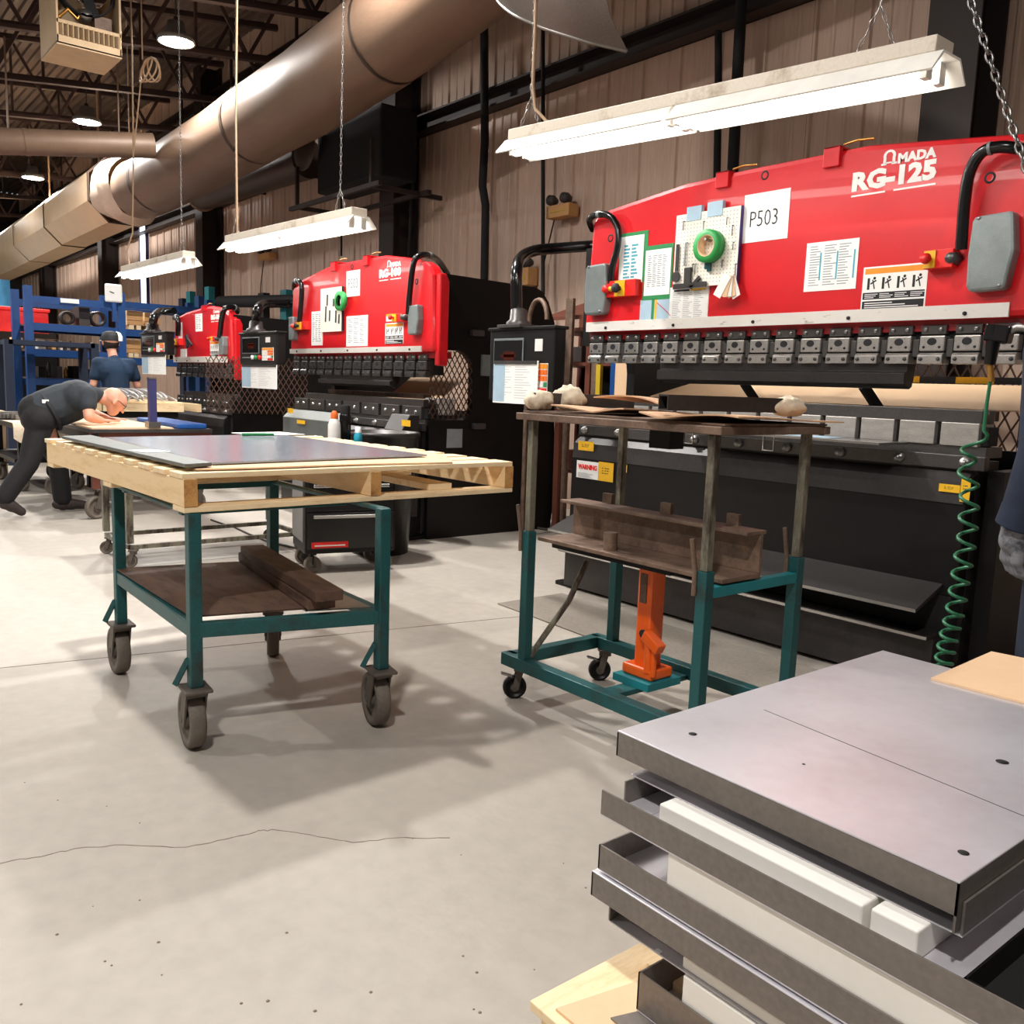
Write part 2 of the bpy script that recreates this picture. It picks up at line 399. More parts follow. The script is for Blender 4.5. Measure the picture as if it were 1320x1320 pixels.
def fixture(a, b, label, cords, chains, hw=.085):
    """a, b: the two ends of the fixture, along X"""
    a = Vector(a); b = Vector(b); d = (b-a).normalized(); up = Vector((0, 0, 1)); sd = d.cross(up).normalized(); up = sd.cross(d)
    t = thing('fluorescent_fixture', label, 'tube light', a.lerp(b, .5))
    def sec(pts, s0, s1, m): m.prism(pts, lambda u, v, q: a+d*q+sd*u+up*v, s0, s1)
    L = (b-a).length
    m = MB(); sec([(-.06, .03), (.06, .03), (.06, .085), (-.06, .085)], .02, L-.03, m); m.build('channel', 'fixture', t, bevel=.004)
    m = MB(); sec([(-.06, .03), (.06, .03), (.12, -.04), (.115, -.045), (.055, .022), (-.055, .022), (-.115, -.045), (-.12, -.04)], 0, L*.5-.01, m); m.build('reflector', 'reflector', t)
    m = MB(); sec([(-.06, .03), (.06, .03), (.12, -.04), (.115, -.045), (.055, .022), (-.055, .022), (-.115, -.045), (-.12, -.04)], L*.5+.01, L, m); m.build('reflector', 'reflector', t)
    for s in (-.045, .045):
        for q0, q1 in ((.08, L*.5-.04), (L*.5+.04, L-.08)):
            MB().cyl(a+d*q0+sd*s-up*.035, a+d*q1+sd*s-up*.035, .02, 10).build('tube', 'tube', t)
            for q in (q0-.02, q1+.02): MB().box(a+d*q+sd*s-up*.015, (.025, .04, .07)).build('socket', 'plasticwhite', t)
    for c in chains:
        m = MB(); top = Vector(c); top.z = 5.3
        s = min(max((top-a).dot(d), .12), L-.12)
        f = a+d*s+up*.085
        chain(m, f-d*.08, f+up*.16, .007); chain(m, f+d*.08, f+up*.16, .007)
        chain(m, f+up*.16, top, .007); m.build('chain', 'steel', t)
    for ci, c in enumerate(cords):
        if ci == 0: c = [Vector((c[0].x, c[0].y, 5.3))]+list(c)
        MB().tube(c, .009, 6).build('cord', 'rope', t)
    return t
yl = 3.1
A = P(662, 192, y=yl); B = P(1226, 82, y=yl)
k1 = P(690, 150, y=yl); k2 = P(740, 160, y=yl)
fixture(A, B, 'long lit tube light hung over the largest red press brake', [[P(692, -40, y=yl), P(690, 40, y=yl), P(687, 110, y=yl), P(690, 140, y=yl), P(705, 157, y=yl), P(745, 163, y=yl)],
    [P(875, 135, y=yl), P(905, 120, y=yl), P(940, 112, y=yl), P(950, 120, y=yl)]], [P(691, -60, y=yl), P(1195, -60, y=yl)])
A = P(297, 318, y=yl); B = P(466, 284, y=yl)
fixture(A, B, 'lit tube light hung over the middle red press brake', [[P(306, -40, y=yl), P(304, 150, y=yl), P(306, 300, y=yl)]], [P(305, -30, y=yl), P(446, -20, y=yl)])
A = P(162, 354, y=yl); B = P(245, 335, y=yl)
fixture(A, B, 'small far lit tube light hung over the blue racks', [[P(170, 60, y=yl), P(172, 200, y=yl), P(171, 300, y=yl), P(163, 325, y=yl), P(168, 345, y=yl)]], [P(232, 110, y=yl)])
fixture((-3.9, 5.05, 2.05), (-1.7, 5.05, 2.05), 'added tube light hidden behind the largest press to brighten its back sheet', [], [])  # added lamp, out of sight: brightens the pale sheet behind the press
# coil of wire hanging from the ceiling
c = P(188, 90, y=3.0); t = None
m = MB(); rad = .2; rz_ = P(188, 73, y=3.0).z-c.z
for k in range(4):
    ph = random.random(); rr = rad*(1-.06*k)
    m.tube([c+Vector((rr*math.cos(q)*.8+.02*k, .04*math.sin(q+k)+.02*k, rz_*(1-.06*k)*math.sin(q))) for q in (2*PI*i/24 for i in range(24))], .009, 5, closed=True)
m.tube([c+Vector((-rad*.5, 0, rz_)), c+Vector((-rad*.5, 0, 3))], .007, 5); m.tube([c+Vector((-rad*.7, 0, 0)), P(172, 200, y=3.0)], .007, 5)
solo(m, 'wire_coil', 'rope', 'coil of pale wire hung from the roof joists', 'wire', c)
# ------------------------------------------------------------------ ducts
yd = 4.5
def wrinkly(path, rads, n, seed, amp, m):
    rnd = random.Random(seed); ph = [rnd.uniform(0, 6.28) for _ in range(6)]
    vs = []; k = len(path)
    for i, (p, r) in enumerate(zip(path, rads)):
        p = Vector(p); tt = (Vector(path[min(i+1, k-1)])-Vector(path[max(i-1, 0)])).normalized(); u = Vector((0, 1, 0)); v = tt.cross(u).normalized()
        for j in range(n):
            a = 2*PI*j/n
            q = r*(1+amp*(math.sin(3*a+ph[0]+i*.9)*.5+math.sin(5*a+ph[1]-i*.6)*.35+math.sin(i*1.7+ph[2]+2*a)*.4))
            vs.append(p+u*math.cos(a)*q+v*math.sin(a)*q)
    m._add(vs, [(i*n+j, i*n+(j+1) % n, (i+1)*n+(j+1) % n, (i+1)*n+j) for i in range(k-1) for j in range(n)], True)
t = thing('air_duct', 'large sagging brown round air duct running along the cladding wall', 'duct', (-10, yd, 4.2))
ctl = [(-15.12, 4.11), (-14.3, 4.09), (-12, 4.16), (-9.2, 4.27), (-7.5, 4.42), (-6.2, 4.62), (-5.2, 4.74), (-4.2, 4.82)]
path = []
for i in range(len(ctl)-1):
    for k in range(8): f = k/8; path.append((ctl[i][0]*(1-f)+ctl[i+1][0]*f, yd, ctl[i][1]*(1-f)+ctl[i+1][1]*f))
path.append((ctl[-1][0], yd, ctl[-1][1]))
for _ in range(3): path = [path[0]]+[tuple((path[i-1][c]+2*path[i][c]+path[i+1][c])/4 for c in range(3)) for i in range(1, len(path)-1)]+[path[-1]]
m = MB(); wrinkly(path, [.44]*len(path), 28, 3, .012, m); m.build('duct_skin', 'duct', t)
for i in (8, 20, 32, 44):
    m = MB(); wrinkly([Vector(path[i])+Vector((dx, 0, 0)) for dx in (-.02, .02)], [.452, .452], 28, 3, 0, m); m.build('band', 'ductdark', t)
t = thing('faceted_duct', 'pale tan faceted air duct with an open end hung far down the shop', 'duct', (-20, yd, 4.1))
m = MB()
def octo(xa, xb, ra, rb, za, zb, n=8):
    m = MB(); vs = []
    for x, r, z in ((xa, ra, za), (xb, rb, zb)):
        vs += [(x, yd+r*math.cos(a), z+r*math.sin(a)) for a in (2*PI*(k+.5)/n for k in range(n))]
    m._add(vs, [(k, (k+1) % n, n+(k+1) % n, n+k) for k in range(n)], False); return m
zc = lambda x: 4.02+(.2)*(x+27)/11
for i, (xa, xb, ra, rb) in enumerate(((-16.1, -19.4, .56, .54), (-19.4, -22.4, .56, .54), (-22.4, -26.0, .55, .53), (-26.0, -30, .53, .5))):
    octo(xa, xb, ra, rb, zc(xa), zc(xb)).build('duct_section', 'ducttan', t)
m = MB()
for i in range(10): m.tube([(-16.1+.0, yd, zc(-16.1))], .1) if False else None
m.tube([(-16.09, yd+.56*math.cos(a), zc(-16.1)+.56*math.sin(a)) for a in (2*PI*(k+.5)/8 for k in range(8))], .02, 5, closed=True, smooth=False); m.build('end_ring', 'ductdark', t)
wr = [(-16.0+.16*i, yd, 4.2-.01*i) for i in range(6)]
m = MB(); wrinkly(wr, [.50, .54, .50, .55, .48, .45], 24, 9, .10, m); m.tube([(-15.6, yd, 4.6), (-15.6, yd, 6.90)], .012, 5); solo(m, 'duct_cloth', 'canvas', 'crumpled pale cloth sleeve between the brown duct and the faceted duct', 'duct sleeve', (-15.6, yd, 3.7))
for i, (px, py) in enumerate(((128, 200), (65, 250))):
    a = P(px, py+25, y=yd); m = MB(); m.tube([a, a+Vector((0, 0, 1.6))], .02, 5); m.build('hanger_rod', 'rope', t)
# round duct across the shop
a = P(-30, 178, y=2.6); b = P(205, 190, y=5.6)
a = Vector((-19.0, 1.0, 4.75)); a = P(-40, 181, x=-13.2); b = P(198, 188, x=-12.9)
m = MB(); m.cyl(a, b, .16, 20); m.cyl(a.lerp(b, .28), a.lerp(b, .30), .166, 20)
for f_ in (.2, .8): p_ = a.lerp(b, f_); m.tube([p_, (p_.x, p_.y, 5.3)], .012, 5)
solo(m, 'cross_duct', 'duct', 'straight round duct crossing under the roof joists', 'duct', a.lerp(b, .5)-Vector((0, 0, .16)))
# dark duct along the cladding
t = thing('dark_duct', 'dark round pipe duct close to the cladding wall with a flared end', 'duct', (-12.5, 5.6, 3.9))
a = P(262, 250, y=5.6); b = P(398, 205, y=5.6); MB().cyl(a, b, .25, 20).build('pipe', 'ductdark', t)
for f_ in (.25, .75): p_ = a.lerp(b, f_); MB().bb((p_.x-.03, p_.y+.2, p_.z-.02), (p_.x+.03, YW-.03, p_.z+.02)).build('wall_strap', 'brownsteel', t)
MB().lathe(a, [(.25, 0), (.28, -.02), (.28, -.06), (.2, -.06)], 20, 'X').build('flare', 'duct', t)
t = thing('exhaust_fan', 'black fan housing on a steel bracket beside the wall column', 'fan', (-9.7, 5.6, 3.5))
a = P(402, 152, y=5.5); b = P(528, 222, y=5.5)
MB().bb((a.x+.25, 5.45, b.z+.05), (b.x-.55, 5.95, a.z-.2)).build('housing', 'blackmatte', t, bevel=.03)
m = MB(); z = b.z-.12
for x in (a.x+.1, b.x-.4): m.bar((x, 5.25, z), (x, 6.2, z), .05); m.bar((x, 5.25, z), (x, 5.25, z+.5), .04)
for y in (5.25, 5.9): m.bar((a.x-.1, y, z), (b.x-.2, y, z), .05)
m.build('bracket', 'brownsteel', t)
m = MB(); m.lathe((a.x+.2, 5.3, (a.z+b.z)/2+.1), [(.0, -.05), (.1, -.05), (.28, -.02), (.3, 0)], 20, 'Y'); m.build('fan_cowl', 'ductdark', t)
# curved sheet hood hanging above the press
t = thing('duct_elbow', 'curved grey sheet metal duct mouth hanging above the tube light', 'duct', (-4.6, 4.2, 4.2))
pa = [P(640, -2, y=3.9), P(668, 14, y=3.9), P(700, 33, y=3.9), P(740, 51, y=3.9), P(775, 61, y=3.9), P(808, 66, y=3.9)]
pb = [P(640, -120, y=3.9), P(700, -120, y=3.9), P(750, -120, y=3.9), P(800, -110, y=3.9), P(850, -80, y=3.9), P(872, -60, y=3.9)]
def hood(u, v):
    i = min(int(u*5), 4); f = u*5-i; p = pa[i].lerp(pa[i+1], f); q = pb[i].lerp(pb[i+1], f)
    r = p.lerp(q, v); r.y += -.35*math.sin(v*PI*.9)-.25*math.sin(u*PI); return r
m = MB(); m.grid(16, 8, hood, thick=(0, -.012, 0)); m.build('sheet', 'sheetside', t)
m = MB(); m.tube([hood(i/12, 0) for i in range(13)], .012, 5); m.build('rolled_edge', 'sheetside', t)
for u in (.15, .85): p_ = hood(u, .9); MB().tube([p_, (p_.x, p_.y, 5.35)], .012, 6).build('hanger_rod', 'wire', t)
# unit heater
t = None; x = -9.0
q0 = P(70, 58, x=x); q1 = P(160, 58, x=x); zt = P(70, -40, x=x).z
t = thing('unit_heater', 'beige unit heater with louvres hung from the roof joists', 'heater', (x, (q0.y+q1.y)/2, q0.z))
ya, yb = q0.y+.02, q1.y-.02; zb = q0.z+.03
MB().bb((x-.62, ya, zb), (x-.6, yb, zt)).build('back_panel', 'heater', t)
m = MB(); m.bb((x-.6, ya, zb), (x, ya+.02, zt)); m.build('side_panel', 'heater', t, bevel=.004)
m = MB(); m.bb((x-.6, yb-.02, zb), (x, yb, zt)); m.build('side_panel', 'heater', t, bevel=.004)
m = MB(); m.bb((x-.6, ya, zb-.01), (x, yb, zb+.012)); m.bb((x-.02, ya, zb), (x, yb, zb+.07)); m.bb((x-.02, ya, zb+.17), (x, yb, zb+.2)); m.build('bottom_panel', 'heater', t)
for i in range(12):
    y = ya+.04+(yb-ya-.08)*i/11; MB().box((x-.01, y, zb+.12), (.05, .012, .1), rz=.5).build('louvre', 'heater', t)
m = MB(); m.lathe((x-.2, (ya+yb)/2, zb+.55), [(.24, .0), (.25, .12), (.23, .12)], 24, 'X'); m.build('fan_ring', 'blackmatte', t)
m = MB(); m.lathe((x-.15, (ya+yb)/2, zb+.32), [(0, .07), (.05, .07), (.06, -.05)], 14, 'X')
m.build('motor', 'steel', t)
for k in range(4):
    a = k*PI/2+.4; c = Vector((x-.16, (ya+yb)/2, zb+.55)); m = MB()
    m.box(c+Vector((0, .12*math.cos(a), .12*math.sin(a))), (.012, .2, .09), rx=a); m.build('fan_blade', 'blackmatte', t)
m = MB(); m.bb((x-.25, yb-.2, zb+.22), (x-.1, yb-.05, zb+.34)); m.build('valve_box', 'rust', t)
m = MB(); m.tube([(x-.12, ya+.05, zb+.25), (x-.1, ya+.12, zb+.33), (x-.12, ya+.2, zb+.27), (x-.12, ya+.24, zb+.35)], .018, 6); m.build('gas_pipe', 'brass', t)
m = MB()
for y in (ya+.05, yb-.05): m.bar((x-.3, y, zt), (x-.3, y, 5.4), .02)
m.build('hanger', 'wire', t)
# conduits, cables and boxes on the cladding
yw = YW-.09
def conduit(pts, r, label, m_='blackmatte'):
    q = [P(a, b, y=YW-.26) for a, b in pts]; m = MB(); m.tube(q, r, 6); solo(m, 'conduit', m_, label, 'cable', q[-1])
conduit([(624, 20), (625, 180), (622, 240), (626, 265), (624, 380)], .045, 'thick black cable run down the cladding beside the wall column')
conduit([(700, 0), (700, 380)], .02, 'thin black conduit down the cladding behind the swing arm')
conduit([(926, 40), (926, 120), (924, 240)], .03, 'black cable crossing the girt behind the long tube light')
conduit([(956, 0), (950, 110), (944, 235)], .045, 'thicker black cable slanting down behind the largest red panel')
conduit([(440, 230), (440, 330)], .015, 'thin conduit on the cladding above the middle red press')
conduit([(537, 190), (530, 260), (527, 330)], .02, 'black cable left of the tall dark wall column', )
def wallbox(px, py, wpx, hpx, label, heads=True):
    a = P(px-wpx/2, py+hpx/2, y=yw); b = P(px+wpx/2, py-hpx/2, y=yw)
    t = thing('emergency_light', label, 'wall light', (a.lerp(b, .5).x, yw, a.z))
    MB().bb((a.x, yw-.09, a.z), (b.x, yw+.05, b.z)).build('case', 'crate', t, bevel=.008)
    m = MB(); m.bb((a.x+.05, yw-.095, a.z+.05), (b.x-.05, yw-.088, (a.z+b.z)/2)); m.build('label_plate', 'gold', t)
    for s in (.2, .8):
        c = Vector((a.x*(1-s)+b.x*s, yw-.06, b.z+.05)); MB().lathe(c, [(0, -.06), (.05, -.055), (.055, .0), (.03, .05), (0, .05)], 12, 'Y').build('lamp_head', 'wire', t)
    MB().tube([(a.x+.03, yw, a.z), (a.x-.1, yw, a.z-.4), (a.x-.12, yw, a.z-1.2)], .008, 5).build('cord', 'blackmatte', t)
wallbox(727, 273, 30, 22, 'orange twin head emergency light on the cladding behind the largest press')
wallbox(346, 331, 14, 11, 'small twin head emergency light on the cladding beyond the middle press')
wallbox(683, 357, 12, 24, 'dark socket box on the cladding behind the swing arm')
# loose chain hanging in front of the largest press
a = P(1238, -40, y=3.3); b = P(1330, 240, y=3.3); d = (b-a); L = d.length; n = int(L/.034); dn = d.normalized(); u = Vector((0, 1, 0)); v = dn.cross(u)
t = thing('hoist_chain', 'bright steel hoist chain hanging slanted before the largest red panel', 'chain', b); me = {}
for i in range(n):
    c = a.lerp(b, i/n); e = u if i % 2 else v
    if i % 2 not in me:
        m = MB(); m.tube([dn*.024*math.sin(q)+e*.011*math.cos(q) for q in (2*PI*k/10 for k in range(10))], .0042, 5, closed=True)
        me[i % 2] = m.mesh('link', 'steel')
    o = bpy.data.objects.new('link', me[i % 2]); COL.objects.link(o); o.parent = t; o.location = c-b
MB().tube([P(1219, -30, y=5.7), P(1214, 180, y=5.7)], .012, 5)
# ------------------------------------------------------------------ press brakes
YF = 3.9
def R4(px0, py0, px1, py1, y=YF):
    a = P(px0, py0, y=y); b = P(px1, py1, y=y)
    return min(a.x, b.x), max(a.x, b.x), min(a.z, b.z), max(a.z, b.z)
def arc2(pts, n=4):
    return pts
def lattice(m, o, U, V, w, h, pitch, t, asp=2.0):
    """diamond mesh: two families of thin bars clipped to w x h"""
    o = Vector(o); U = Vector(U); V = Vector(V)
    for sgn in (1, -1):
        k = -h*asp if sgn > 0 else 0
        while k < w+(h*asp if sgn < 0 else 0):
            # u = k + sgn*asp*v
            v0, v1 = 0, h; u0, u1 = k, k+sgn*asp*h
            def clip(u, v, uu):
                return v+(uu-u)/(sgn*asp)
            a, b = (u0, v0), (u1, v1)
            pts = []
            for (u, v) in (a, b):
                if u < 0: v = clip(u, v, 0); u = 0
                if u > w: v = clip(u, v, w); u = w
                pts.append((u, min(max(v, 0), h)))
            if abs(pts[0][0]-pts[1][0]) > .01:
                m.bar(o+U*pts[0][0]+V*pts[0][1], o+U*pts[1][0]+V*pts[1][1], t, t)
            k += pitch
    return m
def press(S):
    xl, xr = S['xl'], S['xr']; zb = S['zb']; dz = S['dz']; bx0, bx1 = S['bed']
    root = thing('press_brake', S['label'], 'press brake', ((xl+xr)/2, YF+.6, 0))
    b = lambda m, n, mt, bev=0, par=None, **k: m.build(n, mt, par or root, bev, **k)
    # ram: red front panel
    pol = S['outline']
    b(MB().prism(pol, lambda u, v, d: (u, d, v), YF, YF+.11), 'ram_panel', 'red', .028)
    ec = MB(); ec.prism([(YF+.03, zb-.03+S.get('cap', -.12)), (YF+.12, zb-.03+S.get('cap', -.12)), (YF+.12, S['ztop']-.14), (YF+.09, S['ztop']-.08), (YF+.03, S['ztop']-.08)], lambda u, v, d: (d, u, v), xr-.02, xr+.04)
    b(ec, 'end_cover', 'red', .012)
    b(MB().bb((xl+.02, YF+.04, zb-.03), (xr-.03, YF+.2, zb+.02)), 'ram_edge', 'darkred')
    b(MB().bb((S['strip'][0], YF-.008, S['strip'][2]), (S['strip'][1], YF+.003, S['strip'][3])), 'ruler_strip', 'whitestrip')
    for i in range(5):
        x = S['strip'][0]+(S['strip'][1]-S['strip'][0])*(.07+.215*i); b(MB().lathe((x, YF-.008, S['strip'][2]+.02), [(0, -.008), (.008, -.008), (.009, 0)], 8, 'Y'), 'screw', 'ink')
    # tool holders
    n = S['nh']; hw = S['hw']; z1 = zb; h1 = [z1-.045*dz, z1-.05*dz, z1-.118*dz, z1-.124*dz, z1-.172*dz]
    p0 = xl+.02; p1 = S['strip'][1]+.06; first = None; pit = (p1-p0)/n
    hb = S.get('hm', 'holder')
    for i in range(n):
        x = p0+pit*(i+.5); w2 = pit*.37
        if first is None:
            hold = MB(); hold.bb((-w2, -.012, h1[2]), (w2, .05, h1[1])); o = hold.build('tool_holder', hb, root, .006, w=False); o.location = (x-root.location.x, YF+.03-root.location.y, 0)
            top = MB(); top.bb((-w2, -.005, h1[0]), (w2, .05, z1-.004)); a = top.build('upper_clamp', 'darksteel', o, .004, w=False)
            for q in (-.6, .6):
                s_ = MB(); s_.lathe((w2*q, -.005, (h1[0]+z1)/2), [(0, -.009), (.009, -.009), (.01, 0)], 8, 'Y'); s_.build('bolt', 'steel', a, w=False)
            low = MB(); low.prism([(-.022, h1[3]-.012), (-.010, h1[3]), (.05, h1[3]), (.05, h1[4]), (-.022, h1[4])], lambda u, v, d: (d, u, v), -w2, w2); c = low.build('lower_clamp', hb, o, .003, w=False)
            for q in (-.7, .7):
                s_ = MB(); s_.lathe((w2*q, -.022, (h1[3]+h1[4])/2-.004), [(0, -.006), (.008, -.006), (.009, 0)], 8, 'Y'); s_.build('bolt', 'darksteel', c, w=False)
            hl = MB(); zc = (h1[1]+h1[2])/2+.008
            hl.prism([(w2*.38*math.cos(t)*(1 if True else 1), zc+.016*dz*math.sin(t)) for t in (2*PI*k/14 for k in range(14))], lambda u, v, d: (u, d, v), -.0135, -.0105); hl.build('slot', 'ink', o, w=False)
            for q in (-.62, .62):
                s_ = MB(); s_.lathe((w2*q, -.012, h1[2]+.018), [(0, -.002), (.006, -.002), (.006, 0)], 8, 'Y'); s_.build('pin_hole', 'ink', o, w=False)
            first = o
        else:
            o = copy_tree(first, root); o.location.x = x-root.location.x
    b(MB().bb((p0, YF+.06, h1[4]+.02), (p1, YF+.17, z1)), 'ram_back', 'blackmatte')
    for i in range(n-1):
        x = p0+pit*(i+1); g = MB(); g.bb((x-.014, YF+.028, h1[4]+.03), (x+.014, YF+.06, h1[0]-.02)); b(g, 'clamp_wedge', 'darksteel', .003)
    # punch
    if S.get('punch'):
        a0, a1 = S['punch']; zt = h1[4]; zp = S['zpunch']
        m = MB(); m.prism([(YF+.035, zt+.01), (YF+.035, zt-.034), (YF+.012, zt-.042), (YF+.012, zp+.022), (YF+.05, zp+.012), (YF+.07, zp), (YF+.09, zp+.012), (YF+.11, zt-.04), (YF+.11, zt+.01)], lambda u, v, d: (d, u, v), a0, a1); b(m, 'punch', 'blacksheet', .002)
    # C frames
    def frame(x, t, nm='side_frame'):
        y0 = YF+.05; T = S['zframe']; k = 1
        pol = [(y0, 0), (y0+1.32, 0), (y0+1.36, .3), (y0+1.28, T-.28), (y0+1.2, T-.11), (y0+1.13, T-.03), (y0+1.05, T), (y0+.0, T+.02), (y0, 1.52), (y0+.28, 1.52), (y0+.35, 1.49), (y0+.41, 1.42), (y0+.42, 1.36), (y0+.42, 1.06), (y0+.39, 1.0), (y0+.33, .965), (y0, .965)]
        return b(MB().prism(pol, lambda u, v, d: (d, u, v), x, x+t), nm, 'black')
    frame(bx1+S['fx'], .07); frame(bx0-S['fx']*.0-.07, .07)
    b(MB().bb((bx0, YF+1.15, .1), (bx1, YF+1.2, 1.0)), 'rear_plate', 'black')
    b(MB().bb((bx0, YF+.3, zb+.1), (bx1, YF+.42, S['zframe']-.1)), 'top_beam', 'black')
    # bed
    zl = S['zlip']
    b(MB().bb((bx0, YF+.02, .06), (bx1, YF+.22, zl+.05)), 'bed_plate', 'blacksheet')
    m = MB(); m.prism([(YF+.0, zl), (YF+.02, zl), (YF+.02, .42), (YF-.06, .42), (YF-.06, zl-.125), (YF-.045, zl-.035)], lambda u, v, d: (d, u, v), bx0, bx1)
    b(m, 'front_cover', 'black', .006)
    b(MB().prism([(YF-.062, zl-.128), (YF-.048, zl-.035), (YF-.004, zl+.003), (YF-.006, zl+.003), (YF-.052, zl-.035), (YF-.066, zl-.128)], lambda u, v, d: (d, u, v), bx0+.01, bx1-.01), 'cover_lip', 'blacksheet')
    m = MB(); m.prism([(YF-.06, .47), (YF-.28, .385), (YF-.28, .37), (YF-.06, .45)], lambda u, v, d: (d, u, v), bx0+.05, bx1-.06); b(m, 'foot_shelf', 'blacksheet')
    b(MB().bb((bx0+.05, YF-.283, .372), (bx1-.06, YF-.279, .386)), 'shelf_edge', 'brightsteel')
    m = MB(); m.bb((bx0+.06, YF-.14, .02), (bx1-.04, YF-.06, .24)); m.bb((bx0+.06, YF-.2, .24), (bx1-.04, YF-.06, .262)); b(m, 'base_rail', 'blacksheet', .004)
    b(MB().bb((bx0+.06, YF-.203, .245), (bx1-.04, YF-.199, .258)), 'base_edge', 'brightsteel')
    b(MB().bb((bx0+.03, YF-.06, .0), (bx1-.02, YF+.02, .42)), 'base_plate', 'blackmatte')
    for x in (bx0+.02, bx1-.12):
        m = MB(); m.bb((x-.06, YF-.12, 0), (x+.14, YF+.08, .025)); m.bb((x, YF-.04, .025), (x+.08, YF+.04, .12)); b(m, 'foot', 'black')
    # die rail, die holders, die
    zd = S['zdie']; nd = S['nd']
    b(MB().bb((bx0-.02, YF+.03, zd-.20), (bx1+.02, YF+.19, zd-.155)), 'die_rail', 'darksteel')
    for i in range(nd):
        w2 = (bx1-bx0)/nd; x = bx0+w2*(i+.5)
        m = MB(); m.bb((x-w2*.43, YF+.02, zd-.155), (x+w2*.43, YF+.16, zd-.055)); o = b(m, 'die_holder', S.get('dm', 'diesteel'), .003)
        m = MB(); m.bb((x+w2*.43, YF+.05, zd-.15), (x+w2*.57, YF+.15, zd-.07)); b(m, 'die_clamp', 'blackmatte', par=o)
        if S.get('dbolt'):
            for q in (-.2, .2): b(MB().lathe((x+w2*q, YF+.02, zd-.1), [(0, -.012), (.014, -.012), (.015, 0)], 8, 'Y'), 'bolt', 'brightsteel', par=o)
    b(MB().prism([(YF+.03, zd-.055), (YF+.15, zd-.055), (YF+.15, zd), (YF+.105, zd), (YF+.09, zd-.02), (YF+.075, zd), (YF+.03, zd)], lambda u, v, d: (d, u, v), bx0+.25, bx1-.01), 'die', 'darksteel', .002)
    b(MB().bb((bx0, YF-.012, zl+.015), (bx1+.04, YF+.03, zl+.075)), 'bolt_rail', 'darksteel', .003)
    for i in range(S['nb']):
        x = bx1-.04-(bx1-bx0-.1)*i/(S['nb']-1); b(MB().lathe((x, YF-.012, zl+.045), [(0, -.03), (.014, -.03), (.016, -.012), (.024, -.012), (.025, 0)], 10, 'Y'), 'bolt', 'steel')
    for q in S['tabs']:
        x0, x1, z0, z1_ = R4(*q); m = MB(); m.bb((x0, YF-.02, z0), (x1, YF+.01, z1_)); m.bb((x0, YF-.02, z1_-.01), (x1, YF+.12, z1_)); o = b(m, 'hinge_tab', 'red', .003)
        b(MB().tube([(x1-.01, YF+.03, z1_+.012), (x1+.06, YF+.03, z1_+.02), (x1+.14, YF+.03, z1_+.012)], .006, 5), 'hinge_pin', 'brass', par=o)
    for q in S['covers']:
        x0, x1, z0, z1_ = R4(*q); w_ = x1-x0; h_ = z1_-z0
        pl = [(x0, z0+.08*h_), (x0+.08*w_, z0), (x1-.25*w_, z0+.01*h_), (x1-.12*w_, z0+.03*h_), (x1, z0+.5*h_), (x1-.1*w_, z1_-.02*h_), (x1-.2*w_, z1_), (x0+.05*w_, z1_-.02*h_), (x0, z1_-.08*h_), (x0-.03*w_, z0+.5*h_)]
        o = b(MB().prism(pl, lambda u, v, d: (u, d, v), YF-.06, YF+.004), 'cylinder_cover', 'greycover', .012)
        for u, v in ((.15, .95), (.75, .06)): b(MB().lathe((x0+u*w_, YF-.061, z0+v*h_), [(0, -.003), (.007, -.003), (.008, 0)], 8, 'Y'), 'screw', 'steel', par=o)
    for q in S['holes']:
        p = P(*q, y=YF); b(MB().lathe((p.x, YF, p.z), [(0, .002), (.012, .002), (.02, -.004), (.024, 0)], 14, 'Y'), 'plug', 'ink')
    for pts, rr in S['hoses']:
        m = MB(); q = []
        for (px, py, dy) in pts: v = P(px, py, y=YF+dy); q.append(v)
        qq = []
        for i in range(len(q)-1):      # Catmull-Rom
            p0_, p1_, p2_, p3_ = q[max(i-1, 0)], q[i], q[i+1], q[min(i+2, len(q)-1)]
            for k in range(5):
                t = k/5; qq.append(.5*((2*p1_)+(p2_-p0_)*t+(2*p0_-5*p1_+4*p2_-p3_)*t*t+(3*p1_-p0_-3*p2_+p3_)*t**3))
        qq.append(q[-1]); m.tube(qq, rr, 10); o = b(m, 'cable_hose', 'blackgloss')
        i = len(qq)//3; b(MB().cyl(qq[i-1], qq[i], rr*1.15, 10), 'hose_ring', 'greycover', par=o)
    for q in S['stops']:
        x0, x1, z0, z1_ = R4(*q[:4]); f = q[4]
        o = b(MB().bb((x0, YF-.05, z0), (x1, YF+.004, z1_)), 'stop_box', 'redbtn', .004)
        xa, xb = (x0, x0+(x1-x0)*.42) if f else (x0+(x1-x0)*.35, x0+(x1-x0)*.68)
        b(MB().bb((xa+.002, YF-.056, z0+.003), (xb, YF-.05, z1_-.003)), 'yellow_plate', 'yellow', par=o)
        c = Vector(((xa+xb)/2, YF-.056, (z0+z1_)/2)); r_ = (z1_-z0)*.3
        b(MB().lathe(c, [(0, -.045), (r_*.9, -.042), (r_, -.025), (r_*.5, -.022), (r_*.5, 0)], 14, 'Y'), 'stop_button', 'redbtn' if f else 'ink', par=o)
